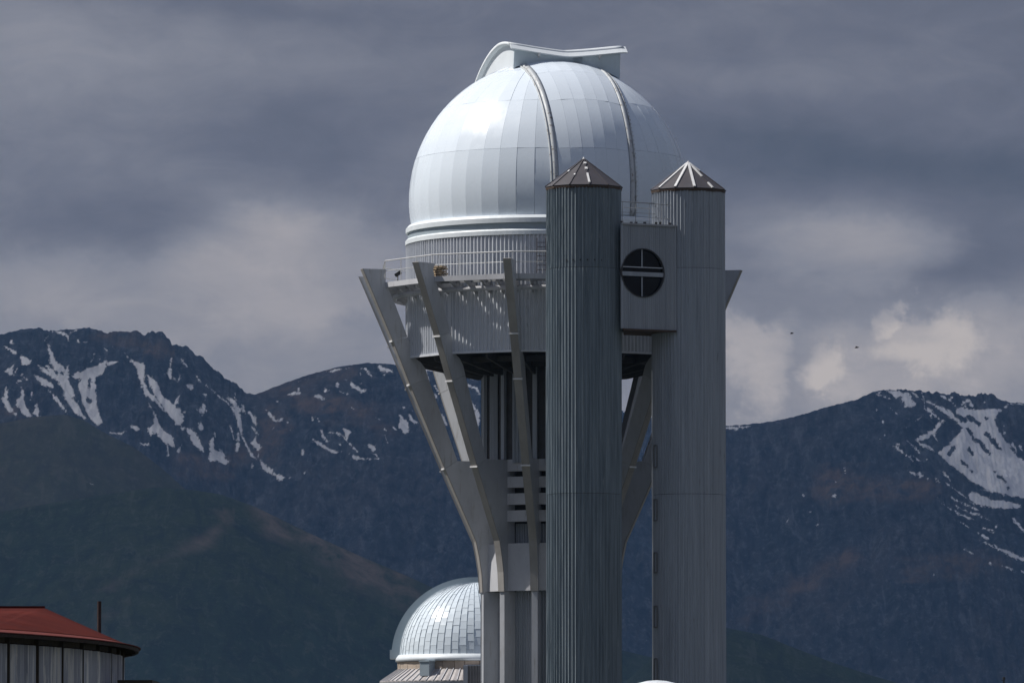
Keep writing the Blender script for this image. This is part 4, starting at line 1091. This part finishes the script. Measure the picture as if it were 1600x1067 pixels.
    obj('walkway', bar((a[0], a[1], zd - .06), (b[0], b[1], zd - .06), 1.1, .10), M_deck, t)


build_room()


# ------------------------------------------------------------------ small observatory behind
def build_small():
    Y = 330.0; X = xw(741, 1000, Y); S = (Y + .3) / F
    zc = zw(1026, Y) - G; R = 116.5 * S
    t = thing('small_observatory', 'small silver-tiled observatory dome on a stone wall, half hidden by the tower', 'observatory', (X, Y, G))
    e0 = R_(1.5)
    prof = [((R - .06) * cos(e0 + (pi / 2 - e0) * k / 20), zc + (R - .06) * sin(e0 + (pi / 2 - e0) * k / 20)) for k in range(21)]
    d = obj('dome', lathe(prof, 72), M_slate, t, True)
    N = 60; rows = 13; rg = random.Random(4)
    rest = []
    def P(r, az, el): return (r * cos(el) * sin(az), -r * cos(el) * cos(az), zc + r * sin(el))
    cand = []
    for k in range(N):
        a0 = 2 * pi * k / N; a1 = 2 * pi * (k + 1) / N; off = .5 * (k % 2)
        for j in range(-1, rows):
            el0 = e0 + (R_(84) - e0) * max(0, j + off) / rows; el1 = e0 + (R_(84) - e0) * min(rows, j + 1 + off) / rows
            if el1 - el0 < .01: continue
            am = (a0 + a1) / 2; am = (am + pi) % (2 * pi) - pi
            ri, ro = R - .03, R + rg.uniform(-.004, .008); g = .0018; ge = .0010
            th = [rg.uniform(-.003, .003) for _ in range(4)]
            V = [P(ro + th[0], a0 + g, el0 + ge), P(ro + th[1], a1 - g, el0 + ge), P(ro + th[2] - .006, a1 - g, el1 - ge), P(ro + th[3] - .006, a0 + g, el1 - ge)]
            c = P(ro + .004 * cos(el0), (a0 + a1) / 2, (el0 + el1) / 2)
            V += [P(ri, a0 + g, el0 + ge), P(ri, a1 - g, el0 + ge), P(ri, a1 - g, el1 - ge), P(ri, a0 + g, el1 - ge)]
            vf = (V, [(0, 1, 2, 3), (0, 4, 5, 1), (1, 5, 6, 2), (2, 6, 7, 3), (3, 7, 4, 0)])
            vis = (am > -R_(100) and am < R_(14))
            cand.append((0 if vis else 1, -cos(am + .5) * cos(el0), vf))
    cand.sort(key=lambda c: (c[0], c[1]))
    for c in cand[:290]: obj('dome_tile', c[2], M_tile, d)
    o = obj('dome_tile', join(*[c[2] for c in cand[290:]]), M_tile, d); o['kind'] = 'stuff'
    for k in range(N):
        a0 = 2 * pi * k / N
        V = []; Fc = []
        for i in range(15):
            el = e0 + (R_(82) - e0) * i / 14; w = .011 / max(.12, cos(el)) / R
            V += [P(R + .004, a0 - w, el), P(R + .022, a0, el), P(R + .004, a0 + w, el)]
        for i in range(14):
            for j in range(2): p = i * 3 + j; Fc.append((p, p + 1, p + 4, p + 3))
        obj('standing_seam', (V, Fc), M_slate, d)
    # arched slit frame, seen from its side
    Ro = 129.5 * S; y0, y1 = .35, 2.3
    V = []; Fc = []; n = 48
    for i in range(n + 1):
        a = pi * i / n
        for r, y in ((R - .35, y0), (Ro, y0), (Ro, y1), (R - .35, y1)):
            V.append((-r * cos(a), y, zc + r * .965 * sin(a)))
    for i in range(n):
        for j in range(4): p = i * 4 + j; q = i * 4 + (j + 1) % 4; Fc.append((p, q, q + 4, p + 4))
    obj('slit_frame', (V, Fc), M_slate, t)
    for s in (-1, 1):
        obj('frame_foot', box(*sorted((s * (R - .02), s * (Ro + .07))), y0 - .45, y1, zc - .08, zc + .36), M_slate, t)
    zz = lambda py: zw(py, Y - 3.7) - G
    obj('belt', lathe([(R - .3, zz(1019.5)), (R + .06, zz(1020.5)), (R + .19, zz(1026)), (R + .20, zz(1031)), (R - .3, zz(1031.5))], 96, True), M_belt, t, True)
    # stone wall ring
    w = link('stone_wall', None, t); r1 = R + .10
    k = 0; a = 0.0
    while a < 2 * pi - .03:
        wd = rg.uniform(.10, .20); a1 = min(a + wd, 2 * pi)
        if 2 * pi - a1 < .06: a1 = 2 * pi
        pr = [(r1 - .3, zz(1047)), (r1 + rg.uniform(-.015, .02), zz(1047)), (r1 + rg.uniform(-.015, .02), zz(1031.8)), (r1 - .3, zz(1031.8))]
        obj('stone', lathe(pr, 2, True, a + .003, a1 - .003), M_stone, w); a = a1
    # skirt roof of narrow sheets
    rt, rb = R + .08, 147 * S; zt_, zb_ = zz(1044), zw(1064.5, Y - 1) - G; zb_ = min(zb_, zt_ - .5)
    sk = link('skirt_roof', None, t); M = 72
    for k in range(M):
        a0, a1 = 2 * pi * k / M + .004, 2 * pi * (k + 1) / M - .004
        c = lambda a, r, z: (r * cos(a), r * sin(a), z)
        am = (a0 + a1) / 2
        V = [c(a0, rb, zb_), c(am, rb + .015, zb_ + .03), c(a1, rb, zb_), c(a1, rt, zt_), c(am, rt, zt_ + .02), c(a0, rt, zt_)]
        V += [(x, y, z - .05) for x, y, z in V]
        obj('roof_sheet', (V, [(0, 1, 4, 5), (1, 2, 3, 4), (0, 6, 7, 1), (1, 7, 8, 2), (0, 5, 11, 6), (2, 8, 9, 3)]), M_sheet, sk)
        if k % 1 == 0:
            obj('batten', bar(c(a1 + .004, rb, zb_ + .03), c(a1 + .004, rt, zt_ + .03), .04, .06), M_conc, sk)
    obj('round_wall', lathe([(rb - .35, 0), (rb - .35, zb_ + .25)], 64), M_room, t, True)
    obj('roof_gutter', lathe([(rb - .04, zb_ - .14), (rb + .03, zb_ - .14), (rb + .04, zb_ - .045), (rb - .04, zb_ - .045)], 72, True), M_room, t)
    # hanging motor box
    xm = xw(670, 1040, Y - 3.6) - X
    ym = -sqrt((R + .2) ** 2 - xm ** 2)
    wdt = 13 * S / 2 * 1.1
    obj('motor_box', join(xform(box(-.26, .26, -.50, .35, zw(1055, Y - 4) - G, zw(1033, Y - 4) - G), R_(-28), (xm + .02, ym - .05, 0)),
                          xform(box(-.29, .29, -.54, .38, zw(1033, Y - 4) - G, zw(1031, Y - 4) - G), R_(-28), (xm + .02, ym - .05, 0))), M_slate, t)
    # corrugated porch on the right
    x0, x1 = xw(727, 1050, Y - 4.9) - X, xw(800, 1050, Y - 4.9) - X
    ztp = zw(1040, Y - 4.9) - G
    obj('porch_wall', join(corr_flat((x0, -4.9), (x1, -4.9), 0, ztp, 16, .09, duty=.2), corr_flat((x0, -2.8), (x0, -4.9), 0, ztp, 12, .08)), M_sheet, t)
    obj('porch_roof', box(x0 - .08, x1 + .05, -4.98, -2.9, ztp, ztp + .07), M_conc, t)
    obj('porch_post', box(x0 - .1, x0 + .12, -5.03, -4.86, 0, ztp - .003), M_conc, t)


build_small()


# small dome whose cap shows at the foot of the picture
def build_cap():
    Y = 215.0; X = xw(1026, 1065, Y); R = 98 * Y / F; zt_ = zw(1062, Y)
    g = 2.0
    t = thing('instrument_dome', 'low white dome just peeping over the bottom edge before the right shaft', 'dome', (X, Y, g))
    zc = zt_ - R - g
    shell = link('dome', None, t)
    for k in range(24):
        a0, a1 = 2 * pi * k / 24 + .003, 2 * pi * (k + 1) / 24 - .003
        prof = [(max(.01, R * cos(pi / 2 * j / 10)), zc + R * sin(pi / 2 * j / 10)) for j in range(11)]
        V = []; Fc = []
        for r, z in prof:
            V += [(r * cos(a0), r * sin(a0), z), (r * .998 * cos((a0 + a1) / 2), r * .998 * sin((a0 + a1) / 2), z), (r * cos(a1), r * sin(a1), z)]
        for j in range(10):
            for i in range(2): p = j * 3 + i; Fc.append((p, p + 1, p + 4, p + 3))
        obj('dome_segment', (V, Fc), M_belt, shell, True)
    obj('base_ring', lathe([(R - .1, zc - .12), (R + .08, zc - .12), (R + .08, zc + .02), (R - .1, zc + .02)], 48, True), M_belt, t, True)
    obj('round_wall', lathe([(R - .02, -.6), (R - .02, zc - .1)], 48), M_conc, t, True)


build_cap()


# ------------------------------------------------------------------ round building with the red roof, lower left
def build_barn():
    Y0 = 90.0; R = 24.3
    xe = xw(190, 1030, Y0)
    X0 = xe - R * 1.0017
    t = thing('round_building', 'low round building of weathered grey sheets under a red metal roof, lower left', 'building', (X0, Y0, 0))
    zwl = zw(1024, Y0); ze = 3.775; Re = R + 27 / F * Y0 + .03
    P = lambda b, r: (r * cos(b), -r * sin(b))      # b: 0 = right tip, 90 = camera side
    st = R_(2.6); nA = 24
    for k in range(-3, nA):
        b0, b1 = k * st + .0027 + R_(.8), (k + 1) * st - .0027 + R_(.8)
        path = lambda s, b0=b0, b1=b1: P(b1 + (b0 - b1) * s, R)
        nr = lambda s, b0=b0, b1=b1: (cos(b1 + (b0 - b1) * s), -sin(b1 + (b0 - b1) * s))
        obj('wall_sheet', corr(path, nr, 0, zwl, 6, .035, rows=3, jit=.6, duty=.3, seed=k + 30), M_barnwall, t)
        b = k * st + R_(.8)
        p = P(b, R + .005)
        obj('wall_post', bar((*p, 0), (*p, ze - .05), .065, .065, up=(1, 0, 0)), M_timber, t)
        q1, q2 = P(b + .003, R - .03), P(b + st - .003, R - .03)
        obj('eave_board', bar((*q1, (zwl + ze) / 2 - .01), (*q2, (zwl + ze) / 2 - .01), .06, ze - zwl - .05), M_timber, t)
        c1, c2 = P(b, R - .1), P(b, Re - .03)
        obj('rafter', bar((*c1, ze - .02), (*c2, ze - .03), .07, .06), M_timber, t)
    # closing wall round the back
    n = 40; b0, b1 = (nA * st + R_(.8)), 2 * pi - 3 * st + R_(.8)
    V = []; Fc = []
    for i in range(n + 1):
        b = b0 + (b1 - b0) * i / n; V += [(*P(b, R), 0), (*P(b, R), ze)]
    for i in range(n): Fc.append((2 * i, 2 * i + 1, 2 * i + 3, 2 * i + 2))
    obj('back_wall', (V, Fc), M_barnwall, t)
    # roof: sheets run from the round eave to a straight ridge
    xr = xw(78, 953, Y0 + 1) - X0; zr = zw(953, Y0 + 1)
    fl = .22
    def rp(b, f):                                 # f 0 = eave, 1 = ridge
        ex, ey = P(b, Re - fl); rx = max(-xr, min(xr, ex))
        return np.array((ex + (rx - ex) * f, ey + (0 - ey) * f, ze + .055 + (zr - ze - .055) * f))
    N = 180
    for k in range(N):
        b0, b1 = 2 * pi * k / N, 2 * pi * (k + 1) / N
        V = [rp(b0, 0), rp(b1, 0), rp(b1, 1), rp(b0, 1)]
        if np.linalg.norm(V[2] - V[3]) < 1e-4: V = V[:3]; Fc = [(0, 1, 2)][::1]
        else: Fc = [(0, 1, 2, 3)]
        m_ = len(V); V = V + [v - np.array((0, 0, .03)) for v in V]
        Fc = [tuple(range(m_))[::-1], tuple(range(m_, 2 * m_))] + [(0, 1, m_ + 1, m_)]
        obj('roof_sheet', (V, Fc), M_redroof, t)
    flv = lathe([(Re - fl - .01, ze + .05), (Re, ze + .0), (Re, ze - .012), (Re - fl, ze + .02)], 180, True)
    obj('eave_flashing', flv, M_redflash, t)
    obj('fascia', lathe([(Re - .07, ze - .055), (Re - .03, ze - .055), (Re - .02, ze - .016), (Re - .07, ze - .016)], 180, True), M_rust, t)
    obj('ridge_cap', bar((-xr, 0, zr + .012), (xr, 0, zr + .012), .12, .03), M_redroof, t)
    # flue
    fx = xw(155, 960, Y0 + .6) - X0; 
    obj('flue_pipe', bar((fx, .6, ze), (fx, .6, zw(939, Y0 + .6)), .0275, n=12), M_rust, t)
    # low lean-to roof edge to the right
    xa, xb = xw(190, 1065, Y0 - 1) - X0, xw(240, 1065, Y0 - 1) - X0
    zl = zw(1064.5, Y0 - 1)
    obj('lean_to', join(box(xa + .03, xb, -2.2, .6, 0, zl - .06), box(xa + .02, xb + .05, -2.3, .7, zl - .058, zl)), M_timber, t)


build_barn()


# pole, lower right
def build_pole():
    Y = 120.0; X = xw(1568.5, 1060, Y); z = zw(1057.5, Y)
    t = thing('steel_pole', 'top of a thin black pole at the bottom right corner', 'pole', (X, Y, 0))
    obj('shaft', bar((0, 0, 0), (0, 0, z - .03), .014, n=10), M_black, t)
    obj('cap', lathe([(.028, z - .04), (.024, z), (.001, z + .008)], 10), M_black, t)
    obj('cross_arm', bar((-.045, 0, z - .06), (.02, 0, z - .05), .015, .015), M_black, t)


build_pole()


def bird(px, py, Y, span, rz, label):
    X = xw(px, py, Y); Z = zw(py, Y); w = span / 2
    secs = [(-.22, .004), (-.16, .03), (-.05, .055), (.06, .045), (.12, .03), (.17, .012)]
    V = []; Fc = []
    for x, r in secs: V += [(x, r * cos(a), r * sin(a)) for a in np.linspace(0, 2 * pi, 7)[:-1]]
    for i in range(5):
        for j in range(6): Fc.append((i * 6 + j, i * 6 + (j + 1) % 6, i * 6 + 6 + (j + 1) % 6, i * 6 + 6 + j))
    Fc += [tuple(range(6))[::-1], tuple(range(30, 36))]
    for s in (-1, 1):
        k = len(V)
        pr = [(.07, 0, .01, -.06), (.09, w * .45, .09, -.04), (.02, w * .8, .07, -.05), (-.08, w, .03, -.09)]
        for xf, yy, zz, xb in pr: V += [(xf, s * yy, zz + .008), (xb, s * yy, zz + .004), (xb, s * yy, zz - .004), (xf, s * yy, zz - .006)]
        for i in range(3):
            for j in range(4): p, q = k + i * 4 + j, k + i * 4 + (j + 1) % 4; Fc.append((p, q, q + 4, p + 4))
        Fc.append(tuple(k + 12 + j for j in range(4)))
    Fc.append((2, 3, 3)) if False else None
    o = obj('bird', (V, Fc), M_black, loc=(X, Y, Z), rot=(R_(12), R_(8), rz)); tag(o, label, 'bird', 'birds flying in the clouds')


bird(1338.5, 543, 520, .22, R_(160), 'dark bird flying lower, above the right-hand mountain')
bird(1237, 521, 600, .15, R_(200), 'dark bird flying higher and nearer the right shaft')
